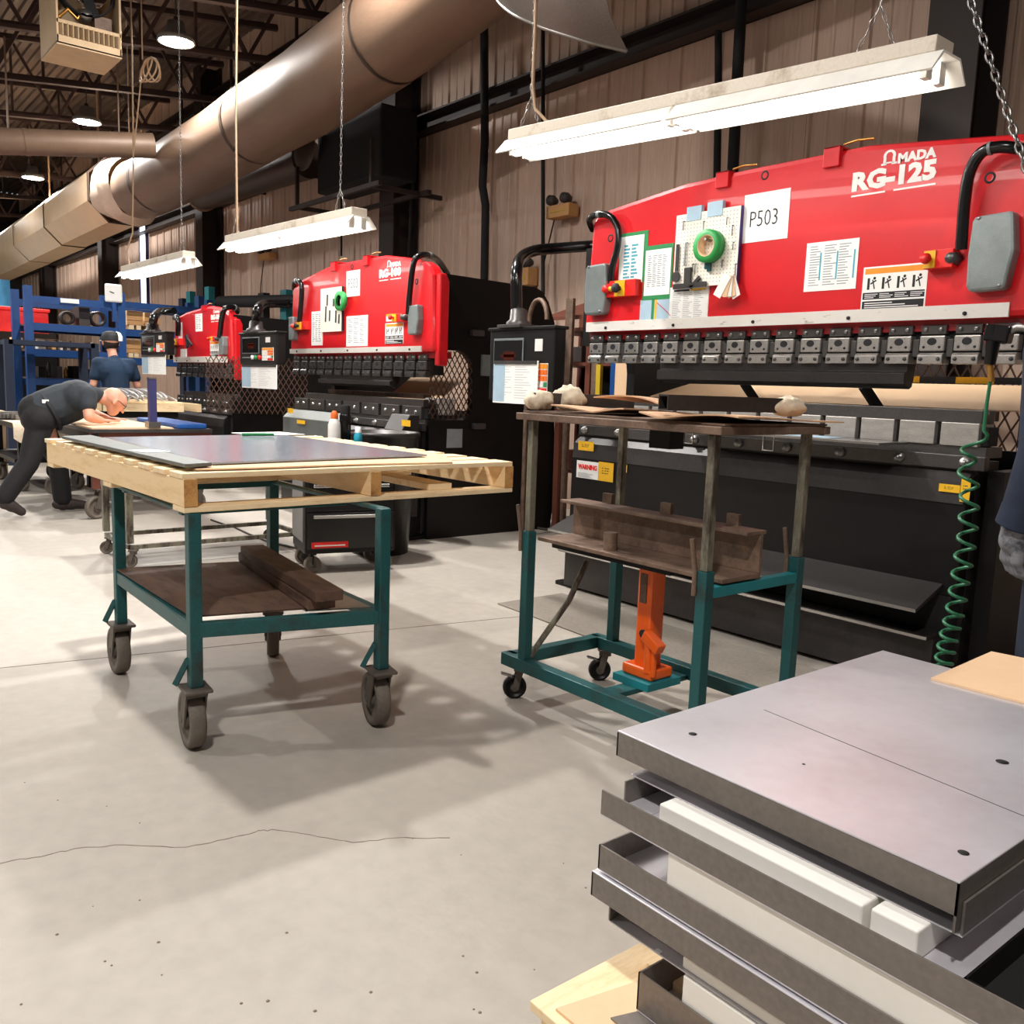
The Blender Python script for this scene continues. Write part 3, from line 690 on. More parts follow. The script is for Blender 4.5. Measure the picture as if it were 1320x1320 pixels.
        if not f:
            c = Vector((x0+(x1-x0)*.12, YF-.05, (z0+z1_)/2)); b(MB().lathe(c, [(0, -.03), (r_*.8, -.028), (r_*.8, 0)], 12, 'Y'), 'push_button', 'redbtn', par=o)
            c = Vector((x0+(x1-x0)*.26, YF-.05, (z0+z1_)/2)); b(MB().lathe(c, [(0, -.02), (r_*.5, -.02), (r_*.5, 0)], 10, 'Y'), 'push_button', 'yellow', par=o)
        else:
            c = Vector((x1-.01, YF-.03, (z0+z1_)/2)); b(MB().lathe(c, [(0, -.03), (.02, -.03), (.03, 0), (.03, .03)], 10, 'Y'), 'hose_gland', 'darksteel', par=o)
    return root
def sheet(par, q, mt='paper', d=.004, name='paper_sheet', y=YF):
    x0, x1, z0, z1 = R4(*q, y=y); return MB().bb((x0, y-d, z0), (x1, y+.001, z1)).build(name, mt, par), (x0, x1, z0, z1, y-d)
def lines(par, r, rows, cols, mt='inkgrey', mx=.08, my=.08, fill=.5, gap=.12, nm='print', seed=1):
    """printed rows of text, joined"""
    x0, x1, z0, z1, y = r; rnd = random.Random(seed); m = MB(); W = x1-x0; Hh = z1-z0
    ch = Hh*(1-2*my)/rows; cw = W*(1-2*mx)/cols
    for i in range(rows):
        for j in range(cols):
            w = cw*(1-gap)*rnd.uniform(.5, 1); xx = x0+W*mx+j*cw; zz = z1-Hh*my-i*ch
            m.bb((xx, y-.0006, zz-ch*fill), (xx+w, y, zz))
    return m.build(nm, mt, par, kind='stuff')
def warnlabel(root, q, name='warning_label'):
    o, r = sheet(root, q, 'paper', .002, name); x0, x1, z0, z1, y = r; W = x1-x0; h = z1-z0
    MB().bb((x0+.03*W, y-.0006, z1-.17*h), (x1-.03*W, y, z1-.04*h)).build('orange_band', 'inkorange', o)
    m = MB(); m.bb((x0+.02*W, y-.0006, z0+.24*h), (x1-.02*W, y, z0+.40*h)); m.bb((x0+.02*W, y-.0006, z0+.0*h), (x1-.02*W, y, z0+.20*h)); m.build('text_block', 'ink', o)
    m = MB()
    for j in range(4):
        for i in range(3): m.bb((x0+W*(.05+.24*j), y-.0012, z0+h*(.27+.04*i)), (x0+W*(.05+.24*j+.15+.03*((i+j) % 3)), y-.0005, z0+h*(.285+.04*i)))
    for i in range(3): m.bb((x0+W*.06, y-.0012, z0+h*(.04+.05*i)), (x0+W*(.9-.2*i), y-.0005, z0+h*(.06+.05*i)))
    m.build('text_lines', 'paper', o, kind='stuff')
    for j in range(4):   # pictograms: a column and a bent figure
        m = MB(); cx = x0+W*(.10+.235*j); zc = z0+h*.6
        m.bb((cx-.02*W, y-.0006, zc-.13*h), (cx+.018*W, y, zc+.14*h))
        m.bar((cx+.06*W, y-.0003, zc+.1*h), (cx+.10*W, y-.0003, zc-.12*h), .018*W, .0006, up=(0, 1, 0)); m.bar((cx+.03*W, y-.0003, zc+.0*h), (cx+.12*W, y-.0003, zc+.08*h), .022*W, .0006, up=(0, 1, 0))
        m.lathe((cx+.09*W, y-.0003, zc+.13*h), [(0, -.0004), (.022*W, -.0003), (.022*W, .0003)], 8, 'Y')
        m.build('pictogram', 'ink', o)
    return o
def logo(root, px, py, px1, pz_h, y=YF):
    """arch letter followed by MADA"""
    a = P(px, py, y=y); b = P(px1, py, y=y); W = b.x-a.x; h = pz_h
    n = 10; out = [(a.x, a.z), (a.x, a.z+.1*h), (a.x+.045*W, a.z+.1*h)]
    ro, ri = .12*W, .065*W; cx = a.x+.135*W; cz = a.z+.62*h
    m = MB(); seg = []
    for i in range(n+1):
        t = PI*1.12-(PI*1.24)*i/n; seg.append((Vector((cx+ro*math.cos(t), 0, cz+.42*h*math.sin(t))), Vector((cx+ri*math.cos(t), 0, cz+.26*h*math.sin(t)))))
    seg = [(Vector((a.x+.02*W, 0, a.z+.12*h)), Vector((a.x+.075*W, 0, a.z+.12*h)))]+seg+[(Vector((a.x+.25*W, 0, a.z+.12*h)), Vector((a.x+.195*W, 0, a.z+.12*h)))]
    for i in range(len(seg)-1):
        q = [seg[i][0], seg[i+1][0], seg[i+1][1], seg[i][1]]; m.prism([(v.x, v.z) for v in q], lambda u, v, d: (u, d, v), y-.0015, y+.001)
    m.bb((a.x-.015*W, y-.0015, a.z), (a.x+.085*W, y+.001, a.z+.14*h)); m.bb((a.x+.185*W, y-.0015, a.z), (a.x+.285*W, y+.001, a.z+.14*h)); m.bb((a.x+.06*W, y-.0015, a.z+.1*h), (a.x+.21*W, y+.001, a.z+.2*h))
    m.build('logo_letter', 'whitetxt', root)
    t = text('MADA', .62*h/.7, 'whitetxt', 'logo_text', root, (a.x+.30*W, y-.001, a.z+.01*h), font_bold=.003, sx=1); fitw(t, .70*W, a.x+.30*W, root)
def fitw(o, w, x0, root):
    xs = [v.co.x for v in o.data.vertices]; lo, hi = min(xs), max(xs); k = w/(hi-lo); xo = x0-root.location.x
    for v in o.data.vertices: v.co.x = xo+(v.co.x-lo)*k
def model(root, s, px, py, px1, h, y=YF):
    a = P(px, py, y=y); b = P(px1, py, y=y); W = b.x-a.x
    t = text(s, h/.7, 'whitetxt', 'model_text', root, (a.x, y-.001, a.z), font_bold=.006); fitw(t, W, a.x, root)
    MB().bb((a.x, y-.0015, a.z-.03), (a.x+.42*W, y, a.z-.022)).build('underline', 'whitetxt', root); MB().bb((a.x+.52*W, y-.0015, a.z-.03), (a.x+W, y, a.z-.022)).build('underline', 'whitetxt', root)
def pendant(label, yq, box, arm, dep=.2, note=None, S=1):
    """box pixel rect on plane y=yq; arm = pixel polyline, first on the box top, last at the press"""
    x0, x1, z0, z1 = R4(*box, y=yq)
    t = thing('control_pendant', label, 'control panel', ((x0+x1)/2, yq+dep/2, z0))
    W = x1-x0; h = z1-z0; B = lambda m, n, mt, bev=0, par=None: m.build(n, mt, par or t, bev)
    B(MB().bb((x0, yq, z0), (x1, yq+dep, z1)), 'case', 'black', .012)
    B(MB().bb((x0-.01, yq-.012, z1-.015), (x1+.01, yq+dep+.01, z1+.005)), 'hood', 'black', .006)
    f = MB(); f.bb((x0+.08*W, yq-.006, z0+.34*h), (x0+.55*W, yq, z0+.86*h)); o = B(f, 'screen_frame', 'greycover', .003)
    B(MB().bb((x0+.095*W, yq-.009, z0+.37*h), (x0+.535*W, yq-.005, z0+.83*h)), 'screen', 'lens', par=o)
    m = MB(); m.bb((x0+.25*W, yq-.0095, z0+.5*h), (x0+.42*W, yq-.0088, z0+.68*h)); m.bb((x0+.2*W, yq-.0095, z0+.6*h), (x0+.45*W, yq-.0088, z0+.64*h)); B(m, 'screen_image', 'screen', par=o)
    kx0, kx1, kz0, kz1 = x0+.63*W, x0+.92*W, z0+.12*h, z0+.52*h
    kp = B(MB().bb((kx0, yq-.004, kz0), (kx1, yq, kz1)), 'keypad', 'paper')
    for i in range(5):
        for j in range(6):
            c = 'inkorange' if i == 4 else ('orangebtn' if j >= 3 and i > 1 else ('redbtn' if j >= 3 and i == 0 else ('greencard' if (j == 5 and i < 2) or (i == 4 and j == 0) else 'plasticwhite')))
            kw = (kx1-kx0)/6; kh = (kz1-kz0)/5
            MB().bb((kx0+kw*(j+.08), yq-.008, kz0+kh*(i+.1)), (kx0+kw*(j+.92), yq-.003, kz0+kh*(i+.9))).build('key', c, kp)
    B(MB().bb((x0+.72*W, yq-.004, z0+.68*h), (x0+.83*W, yq, z0+.84*h)), 'badge', 'plasticwhite')
    for u, c in ((.38, 'plasticwhite'), (.47, 'greencard'), (.57, 'redbtn')): B(MB().lathe((x0+u*W, yq, z0+.22*h), [(0, -.02), (.018*S, -.018), (.018*S, 0)], 12, 'Y'), 'knob', c)
    B(MB().bb((x0+.08*W, yq-.003, z0+.2*h), (x0+.3*W, yq, z0+.24*h)), 'name_strip', 'greycover')
    na = len(arm); q = [P(a[0], a[1], y=yq+dep*.5+(0 if i < 3 else (YF+.3-yq-dep*.5)*(i-2)/(na-3))) for i, a in enumerate(arm)]
    c = q[0]; c.z = z1
    B(MB().bb((c.x-.11*S, c.y-.08, z1), (c.x+.11*S, c.y+.08, z1+.02)), 'swivel_plate', 'darksteel', .003)
    B(MB().lathe((c.x, c.y, z1+.02), [(0.075*S, 0), (.075*S, .015), (.055*S, .03), (.05*S, .09), (.03, .1)], 16), 'swivel', 'darksteel')
    qq = []
    for i in range(len(q)-1):
        p0, p1, p2, p3 = q[max(i-1, 0)], q[i], q[i+1], q[min(i+2, len(q)-1)]
        for k in range(6):
            u = k/6; qq.append(.5*((2*p1)+(p2-p0)*u+(2*p0-5*p1+4*p2-p3)*u*u+(3*p1-p0-3*p2+p3)*u**3))
    qq.append(q[-1]); qq.append(q[-1]+Vector((.3, .1, 0)))
    B(MB().tube(qq, .036*S, 12), 'swing_arm', 'blackgloss')
    if note:
        a0, a1, b0, b1 = R4(*note, y=yq-.02)
        o = B(MB().bb((a0, yq-.022, b0), (a1, yq-.018, b1)), 'job_sheet', 'paper')
        lines(o, (a0, a1, b0, b1, yq-.022), 14, 2, 'inkgrey', fill=.12)
        MB().bb((a0+.01, yq-.03, b1-.02), (a1-.01, yq, b1)).build('clip_bar', 'darksteel', t)
        MB().bb((a0+.002, yq-.0235, b0+.01), (a0+(a1-a0)*.27, yq-.022, b1-.02)).build('blue_column', 'paperblue', o)
    return t
# --- the largest press, RG-125
R1 = press(dict(label='largest red press brake with a perforated peg board on its panel', xl=-4.16, xr=-1.46, zb=1.585, dz=1.0, bed=(-4.15, -1.70), fx=.03, ztop=2.33, zframe=2.1, zlip=.95, zdie=1.218, nd=13, nb=9, nh=17, hw=.12, cap=-.02,
    outline=[(-4.16, 1.6), (-4.125, 2.265), (-4.09, 2.30), (-4.04, 2.318), (-3.85, 2.34), (-3.41, 2.388), (-3.0, 2.40), (-2.34, 2.40), (-1.88, 2.35), (-1.66, 2.325), (-1.55, 2.28), (-1.5, 2.2), (-1.46, 1.6)],
    strip=(-4.13, -1.635, 1.602, 1.66), punch=(-3.54, -2.06), zpunch=1.30,
    tabs=[(926, 223, 941, 241), (1065, 192, 1084, 214)], covers=[(764, 343, 789, 406), (1262, 280, 1310, 375)], holes=[(787, 307), (986, 226), (1276, 229)],
    hoses=[([(764, 296, .05), (760, 284, -.03), (768, 277, -.05), (785, 278, -.05), (796, 293, -.04), (796, 318, -.04), (789, 345, -.04), (787, 368, -.03)], .02),
           ([(1345, 200, .05), (1310, 191, -.05), (1283, 190, -.08), (1264, 198, -.08), (1250, 222, -.07), (1244, 255, -.06), (1241, 290, -.05), (1239, 322, -.04)], .024)],
    stops=[(787, 364, 826, 382, False), (1199, 325, 1234, 346, True)]))
logo(R1, 1137, 214, 1206, .062); model(R1, 'RG-125', 1098, 246, 1205, .075)
x0, x1, z0, z1 = R4(965, 253, 1012, 306)
pp, r = sheet(R1, (961, 252, 1015, 307), 'paper', .003, 'number_poster')
text('P503', .115, 'ink', 'poster_text', pp, (r[0]+.035, r[4]-.0005, (r[2]+r[3])/2-.045), font_bold=-.0015, sx=.78)
o, r = sheet(R1, (1041, 314, 1103, 372), 'paper', .003, 'tonnage_chart'); lines(o, r, 16, 3, 'inkgrey', fill=.35); 
m = MB()
for k in (.28, .6, .92): m.bb((r[0]+(r[1]-r[0])*k, r[4]-.001, r[2]+.05), (r[0]+(r[1]-r[0])*k+.008, r[4]-.0004, r[3]-.05))
m.build('teal_column', 'inkteal', o)
warnlabel(R1, (1114, 345, 1192, 396))
o, r = sheet(R1, (800, 302, 833, 363), 'greencard', .003, 'green_framed_chart'); a0, a1, b0, b1, yy = r
i_ = MB().bb((a0+.005, yy-.002, b0-.0), (a1-.03, yy, b1-.02)).build('chart', 'paper', o); lines(i_, (a0+.03, a1-.05, b0, b1-.05, yy-.002), 10, 2, 'inkteal', fill=.55)
o, r = sheet(R1, (832, 318, 865, 385), 'greencard', .004, 'green_framed_table'); a0, a1, b0, b1, yy = r
i_ = MB().bb((a0+.012, yy-.002, b0+.025), (a1-.012, yy, b1-.025)).build('table_sheet', 'paper', o); lines(i_, (a0+.02, a1-.02, b0+.05, b1-.04, yy-.002), 16, 4, 'inkgrey', fill=.4)
o, r = sheet(R1, (826, 387, 867, 412), 'paperblue', .003, 'diagram_card'); a0, a1, b0, b1, yy = r
MB().bb((a0+.09, yy-.001, b0), (a0+.11, yy, b1)).build('green_stripe', 'greencard', o); MB().bb((a0+.115, yy-.001, b0), (a0+.13, yy, b1)).build('yellow_stripe', 'yellow', o)
MB().tube([(a0+.13, yy-.002, b1-.02), (a0+.19, yy-.002, b0+.06), (a1-.01, yy-.002, b0+.02)], .002, 4).build('red_curve', 'redbtn', o)
o, r = sheet(R1, (865, 371, 912, 413), 'paper', .006, 'clipboard_sheet'); lines(o, r, 16, 3, 'inkgrey', fill=.25)
a0, a1, b0, b1, yy = r; MB().bb((a0+.03, yy-.001, b1-.025), (a0+.14, yy, b1-.015)).build('dark_header', 'ink', o); MB().bb((a0+.15, yy-.001, b1-.025), (a1-.02, yy, b1-.015)).build('yellow_header', 'yellow', o)
# yellow and warning stickers on the bed
for nm, q, mt in (('yellow_sticker', (1211, 623, 1237, 636), 'yellow'), ('yellow_sticker', (1240, 616, 1249, 648), 'yellow'), ('yellow_sticker', (746, 568, 765, 582), 'yellow'), ('warning_sticker', (744, 593, 771, 619), 'paper'), ('yellow_sticker', (772, 595, 790, 622), 'yellow'), ('yellow_sticker', (796, 598, 808, 609), 'yellow')):
    o, r = sheet(R1, q, mt, .0015, nm, y=YF-.066 if mt == 'paper' or q[0] > 770 and q[0] < 800 else YF-.067)
    if nm == 'warning_sticker':
        t_ = text('WARNING', .04, 'redbtn', 'warning_text', o, (r[0]+.012, r[4]-.0005, r[3]-.05), font_bold=.002, sx=.9); fitw(t_, (r[1]-r[0])*.86, r[0]+(r[1]-r[0])*.07, R1); lines(o, (r[0], r[1], r[2], r[3]-.07, r[4]), 8, 1, 'inkgrey', fill=.4)
    else:
        lines(o, r, 3, 3, 'ink', fill=.3, mx=.25, my=.3)
for i, n in enumerate(range(2, 19)):
    x = -4.06+.152*i; text(str(n), .022, 'whitetxt', 'scale_number', R1, (x, YF+.038, 1.566))
# peg board and what hangs on it
x0, x1, z0, z1 = R4(868, 275, 953, 385); yp = YF-.03
x0, z0 = P(867, 372, y=yp).x, P(867, 372, y=yp).z; x1 = P(953, 300, y=yp).x; z1 = P(953, 265, y=yp).z
pb = thing('peg_board', 'white perforated tool peg board hung on the largest red panel', 'peg board', ((x0+x1)/2, yp, z0))
MB().bb((x0, yp, z0), (x1, yp+.012, z1)).build('board', 'pegboard', pb); MB().bb((x1, yp+.001, z0), (x1+.003, yp+.022, z1)).build('board_edge', 'pegedge', pb)
m = MB(); nx, nz = 19, 19
for i in range(nx):
    for j in range(nz):
        c = Vector((x0+.02+(x1-x0-.04)*i/(nx-1), yp, z0+.02+(z1-z0-.04)*j/(nz-1))); m._add([c+Vector((.0035*math.cos(2*PI*k/6), -.0006, .0035*math.sin(2*PI*k/6))) for k in range(6)], [tuple(range(6))])
m.build('peg_hole', 'inkgrey', pb, kind='stuff')
for px in (895, 922):
    c = P(px, 277 if px < 900 else 271, y=yp); MB().bb((c.x-.05, yp-.004, c.z-.03), (c.x+.05, yp+.021, c.z+.045)).build('hanging_tape', 'paperblue', pb)
W_ = lambda px, py: P(px, py, y=yp-.012)
m = MB(); m.bar(W_(874, 315), W_(872, 350), .018, .008, up=(0, 1, 0)); c = W_(871, 357)
m.prism([(c.x+.028*math.cos(a), c.z+.028*math.sin(a)) for a in (2*PI*k/12 for k in range(12))], lambda u, v, d: (u, d, v), yp-.016, yp-.006)
solo(m, 'wrench', 'darksteel', 'combination wrench hanging on the white peg board', 'wrench', W_(871, 360))
m = MB(); m.cyl(W_(902, 305), W_(903, 337), .006, 8); m.cyl(W_(902, 303), W_(902, 318), .010, 8); solo(m, 'screwdriver', 'darksteel', 'thin screwdriver hanging above the square on the peg board', 'screwdriver', W_(903, 337))
m = MB(); m.bar(W_(884, 313), W_(882, 343), .008, .006, up=(0, 1, 0)); m.bar(W_(884, 313), W_(887, 313), .008, .006, up=(0, 1, 0)); solo(m, 'hex_key', 'inkgrey', 'long hex key hanging beside the wrench on the peg board', 'hex key', W_(882, 343))
m = MB(); m.bar(W_(887, 345), W_(886, 368), .045, .012, up=(0, 1, 0)); m.bar(W_(868, 370), W_(910, 366), .028, .010, up=(0, 1, 0)); m.bar(W_(890, 371), W_(902, 357), .018, .010, up=(0, 1, 0))
solo(m, 'combination_square', 'darksteel', 'dark combination square along the bottom of the peg board', 'square', W_(888, 372))
c = W_(917, 318); c.y = yp-.034
tp = thing('tape_roll', 'roll of green masking tape hung on the peg board', 'tape', c-Vector((0, 0, .085)))
MB().lathe(c, [(.055, -.025), (.085, -.025), (.085, .028), (.055, .028)], 28, 'Y').build('tape', 'greentape', tp); MB().lathe(c, [(.053, .03), (.053, -.026), (.056, -.026)], 28, 'Y').build('core', 'cardboard', tp)
MB().bar(c+Vector((-.01, -.02, .035)), c+Vector((-.01, .027, .03)), .012).build('peg_hook', 'steel', tp)
m = MB(); m.bar(W_(911, 330), W_(910, 347), .016, .01, up=(0, 1, 0)); m.bar(W_(915, 330), W_(914, 350), .024, .01, up=(0, 1, 0)); solo(m, 'pliers', 'teal', 'green handled pliers under the tape roll on the peg board', 'pliers', W_(913, 350))
tg = thing('tag_bundle', 'bundle of pale paper tags hung at the lower right of the peg board', 'tags', W_(940, 386))
for i in range(5):
    a = W_(942, 355); q = W_(931+5*i if i else 929, 383); m = MB(); a.y -= .006*(4-i); q.y -= .006*(4-i)+.01
    m.bar(a, q, .05, .003, up=(0, 1, 0)); m.build('tag', 'cardboard' if i % 2 else 'paper', tg)
for i, (px, py, l) in enumerate(((881, 285, 12), (907, 285, 14), (937, 280, 10), (944, 290, 14), (923, 300, 8), (945, 312, 10), (893, 340, 10), (896, 340, 14), (931, 335, 10), (948, 340, 16))):
    m = MB(); a = W_(px, py); m.tube([a+Vector((0, .01, 0)), a, W_(px-.5, py+l)], .003, 5); solo(m, 'drill_bit', 'darksteel', 'small drill bit hung on a hook of the peg board', 'drill bit', W_(px-.5, py+l), group='drill bits on the peg board')
# back of the press: pale sheet, striped bar, mesh guard, gauges
t = thing('back_sheet', 'pale pinkish sheet lying behind the dies of the largest press', 'sheet', (-2.9, 4.5, 1.2))
m = MB(); m.prism([(4.37, 1.22), (4.9, 1.345), (4.9, 1.34), (4.37, 1.215)], lambda u, v, d: (d, u, v), -4.0, -1.72); m.build('sheet', 'cardboard', t)
m = MB()
for k in range(12):
    x = -4.1+k*.2; (m if False else MB()).bb((x, 4.92, 1.35), (x+.2, 4.95, 1.385)).build('stripe', 'yellow' if k % 2 else 'ink', t)
for x in (-3.0, -2.3):
    m = MB(); m.bb((x, 4.1, 1.19), (x+.06, 4.35, 1.215)); m.bar((x+.03, 4.12, 1.19), (x-.03, 4.05, 1.31), .05, .04); m.build('gauge_finger', 'ink', R1)
MB().bb((-3.9, 4.22, 1.17), (-1.78, 4.26, 1.215)).build('gauge_bar', 'rust', R1)
for x in (-3.5, -2.1): MB().bar((x, YF+.4, 1.99), (x, 5.1, 2.17), .03, .02).build('added_light_bracket', 'black', R1)  # brackets carrying the added tube light
m = lattice(MB(), (-2.7, 5.12, .75), (1, 0, 0), (0, 0, 1), 1.5, .85, .075, .008, .55); m.build('mesh_guard', 'meshbrown', R1, kind='stuff')
m = MB(); m.bb((-2.3, YF-.22, 1.0), (-1.98, YF+.03, 1.008)); m.bb((-3.3, YF-.22, 1.03), (-1.98, YF+.03, 1.038)); 
t = thing('work_tray', 'grey steel tray clamped to the front of the largest press bed', 'tray', (-2.6, YF-.1, 1.03))
MB().prism([(YF-.26, 1.055), (YF-.015, 1.055), (YF-.015, 1.065), (YF-.26, 1.065)], lambda u, v, d: (d, u, v), -3.2, -2.0).build('tray_plate', 'steel', t)
for x in (-3.1, -2.6): m = MB(); m.tube([(x-.03, YF-.2, 1.055), (x-.03, YF-.2, .985), (x+.03, YF-.2, .985), (x+.03, YF-.2, 1.055)], .005, 5); m.build('hook', 'brightsteel', t)
q = P(968, 549, y=YF-.12); solo(MB().bb((q.x-.04, YF-.16, 1.066), (q.x+.04, YF-.1, 1.11)), 'cap_box', 'redbtn', 'small red plastic cap lying on the tray of the largest press', 'cap', (q.x, YF-.13, 1.066), .012)
q = P(1045, 561, y=YF-.12); solo(MB().bb((q.x-.12, YF-.2, 1.066), (q.x+.14, YF-.06, 1.068)), 'note_sheet', 'paperblue', 'pale blue printed sheet lying on the tray of the largest press', 'paper', (q.x, YF-.13, 1.066))
pendant('black control pendant on a swing arm beside the largest press, white job sheet below it', 3.45, (632, 424, 712, 520), [(668, 424), (666, 395), (666, 350), (672, 332), (690, 323), (720, 320), (764, 317)], note=(637, 465, 692, 522), dep=.09)
# --- the middle press, RG-100
R2 = press(dict(label='middle red press brake with black side frame and mesh in its throat', xl=-8.39, xr=-5.85, zb=1.478, dz=1.05, bed=(-8.35, -6.0), fx=-.02, ztop=2.17, zframe=2.09, zlip=.86, zdie=1.12, nd=7, nb=8, nh=14, hw=.12, cap=-.06,
    outline=[(-8.39, 1.49), (-8.335, 2.12), (-8.30, 2.16), (-8.2, 2.185), (-8.1, 2.2), (-7.62, 2.272), (-7.2, 2.287), (-6.6, 2.287), (-6.3, 2.245), (-6.0, 2.186), (-5.92, 2.15), (-5.88, 2.08), (-5.85, 1.49)],
    strip=(-8.38, -6.0, 1.495, 1.54), punch=(-7.8, -6.5), zpunch=1.2, hm='darksteel', dm='darksteel', dbolt=1,
    tabs=[(428, 338, 434, 349), (470, 330, 476, 342)], covers=[(379, 409, 385, 439), (534, 394, 546, 432)], holes=[(454, 344), (537, 363)],
    hoses=[([(379, 372, .02), (380, 364, -.03), (386, 363, -.05), (389, 372, -.05), (388, 392, -.04), (386, 415, -.04)], .024),
           ([(577, 353, .5), (565, 336, .3), (552, 329, .1), (540, 330, -.02), (533, 340, -.06), (529, 370, -.06), (526, 405, -.05)], .024)],
    stops=[(383, 416, 400, 425, False), (512, 405, 526, 415, True)]))
logo(R2, 499, 345, 517, .055); model(R2, 'RG-100', 489, 358, 517, .06)
pp, r = sheet(R2, (447, 350, 464, 381), 'paper', .003, 'number_poster'); t_ = text('P503', .12, 'inkgrey', 'poster_text', pp, (r[0]+.03, r[4]-.0005, (r[2]+r[3])/2-.04)); fitw(t_, (r[1]-r[0])*.7, r[0]+(r[1]-r[0])*.15, R2)
for nm, q in (('sheet_table', (447, 408, 474, 446)), ('chart_sheet', (402, 402, 416, 445))):
    o, r = sheet(R2, q, 'paper', .003, nm); lines(o, r, 14, 3, 'inkgrey', fill=.4)
warnlabel(R2, (497, 417, 520, 443)); o, r = sheet(R2, (498, 405, 506, 414), 'paper', .002, 'small_label'); MB().bb((r[0], r[4]-.001, r[3]-.02), (r[1], r[4], r[3])).build('orange_band', 'inkorange', o)
x0, x1, z0, z1 = R4(417, 373, 444, 427); yp2 = YF-.03
pb = thing('peg_board', 'white tool board with a green tape roll hung on the middle red panel', 'peg board', ((x0+x1)/2, yp2, z0))
MB().bb((x0, yp2, z0), (x1, yp2+.02, z1)).build('board', 'pegboard', pb); MB().bb((x1, yp2, z0), (x1+.004, yp2+.02, z1)).build('board_edge', 'ink', pb)
c = P(439, 388, y=yp2-.02); m = MB(); m.lathe(c, [(.05, -.02), (.085, -.02), (.085, .02), (.05, .02)], 20, 'Y'); solo(m, 'tape_roll', 'greentape', 'green tape roll hung on the board of the middle press', 'tape', c-Vector((0, 0, .085)))
for i, (px, py, l) in enumerate(((422, 380, 14), (420, 395, 20), (425, 400, 14), (430, 385, 10), (433, 400, 16), (437, 405, 12))):
    a = P(px, py, y=yp2-.006); q = P(px-.5, py+l, y=yp2-.006); solo(MB().bar(a, q, .012, .008, up=(0, 1, 0)), 'hand_tool', 'darksteel', 'thin dark hand tool hung on the board of the middle press', 'hand tool', q, group='tools on the middle press board')
pendant('black control pendant on a swing arm beside the middle press, sheet with blue column', 3.5, (309, 430, 357, 470), [(330, 430), (330, 412), (333, 398), (342, 392), (376, 391)], dep=.09, note=(312, 470, 357, 502), S=1.2)
m = lattice(MB(), (-5.96, 3.95, .97), (0, 1, 0), (0, 0, 1), .42, .54, .05, .007, .6); m.build('mesh_guard', 'meshbrown', R2, kind='stuff')
q = thing('back_sheet', 'pale pinkish sheet standing behind the middle press tools', 'sheet', (-6.6, 4.3, 1.2))
m = MB(); m.prism([(4.23, 1.1), (4.5, 1.3), (4.5, 1.295), (4.23, 1.095)], lambda u, v, d: (d, u, v), -7.1, -6.26); m.build('sheet', 'cardboard', q)
MB().bb((-8.0, 4.12, 1.12), (-6.3, 4.2, 1.16)).build('gauge_bar', 'rust', R2)
for i, (a, zz) in enumerate(((P(610, 430, x=-5.94), 0), (P(612, 550, x=-5.94), 0))):
    MB().bb((-5.95, a.y-.03, a.z-.02), (-5.90, a.y+.09, a.z+.03)).build('latch', 'darksteel', R2, .008)
a = P(577, 553, x=-5.94); c = P(596, 577, x=-5.94); MB().bb((-5.95, a.y, c.z), (-5.944, c.y, a.z)).build('rating_plate', 'inkgrey', R2)
a = P(621, 457, x=-5.94); c = P(636, 485, x=-5.94); MB().bb((-5.95, a.y, c.z), (-5.93, c.y, a.z)).build('window_plate', 'greycover', R2)
a = P(577, 514, x=-5.94); c = P(600, 536, x=-5.94); MB().bb((-6.2, a.y-.05, c.z), (-6.0, c.y-.06, a.z)).build('oil_box', 'plasticwhite', R2, .01)
# slanted grey covers in front of the bed
for q, mt in (((372, 527, 445, 545), 'grey'),):
    x0, x1, z0, z1 = R4(*q, y=3.78); m = MB(); m.prism([(3.72, z0), (3.8, z1), (3.84, z1), (3.84, z0-.3), (3.72, z0-.3)], lambda u, v, d: (d, u, v), x0, x1); m.build('slanted_cover', 'slate', R2, .006)
for q in ((371, 526, 378, 533), (383, 541, 393, 547)): sheet(R2, q, 'yellow', .002, 'yellow_sticker', y=3.70)
x0, x1, z0, z1 = R4(505, 533, 528, 555, y=3.75); m = MB(); m.prism([(3.68, z0), (3.75, z1), (3.84, z1), (3.84, .2), (3.68, .2)], lambda u, v, d: (d, u, v), x0, x1); m.build('control_cover', 'blacksheet', R2, .006); sheet(R2, (518, 541, 529, 550), 'yellow', .002, 'yellow_sticker', y=3.69)
# --- the far press, RG-80
R3 = press(dict(label='far small red press brake next to the blue racks', xl=-11.84, xr=-9.9, zb=1.40, dz=1.0, bed=(-11.8, -10.0), fx=-.03, ztop=1.97, zframe=1.92, zlip=.80, zdie=1.05, nd=6, nb=6, nh=9, hw=.12, cap=-.16,
    outline=[(-11.84, 1.42), (-11.79, 1.92), (-11.74, 1.965), (-11.35, 2.02), (-10.76, 2.055), (-10.5, 2.055), (-10.08, 2.0), (-9.98, 1.95), (-9.94, 1.88), (-9.9, 1.42)],
    strip=(-11.83, -10.02, 1.405, 1.475), punch=None, hm='darksteel', dm='darksteel', dbolt=1, zpunch=1,
    tabs=[(261, 394, 265, 401)], covers=[(288, 434, 294, 458), (225, 440, 228, 458)], holes=[],
    hoses=[([(306, 402, .3), (305, 398, .15), (298, 396, .05), (290, 398, -.04), (286, 410, -.06), (283, 435, -.06)], .03), ([(225, 410, .0), (228, 409, -.05), (230, 418, -.05), (229, 432, -.04)], .03)],
    stops=[(225, 437, 236, 445, False), (276, 434, 284, 440, True)]))
logo(R3, 275, 404, 283, .04); model(R3, 'RG-80', 272, 412, 283, .05)
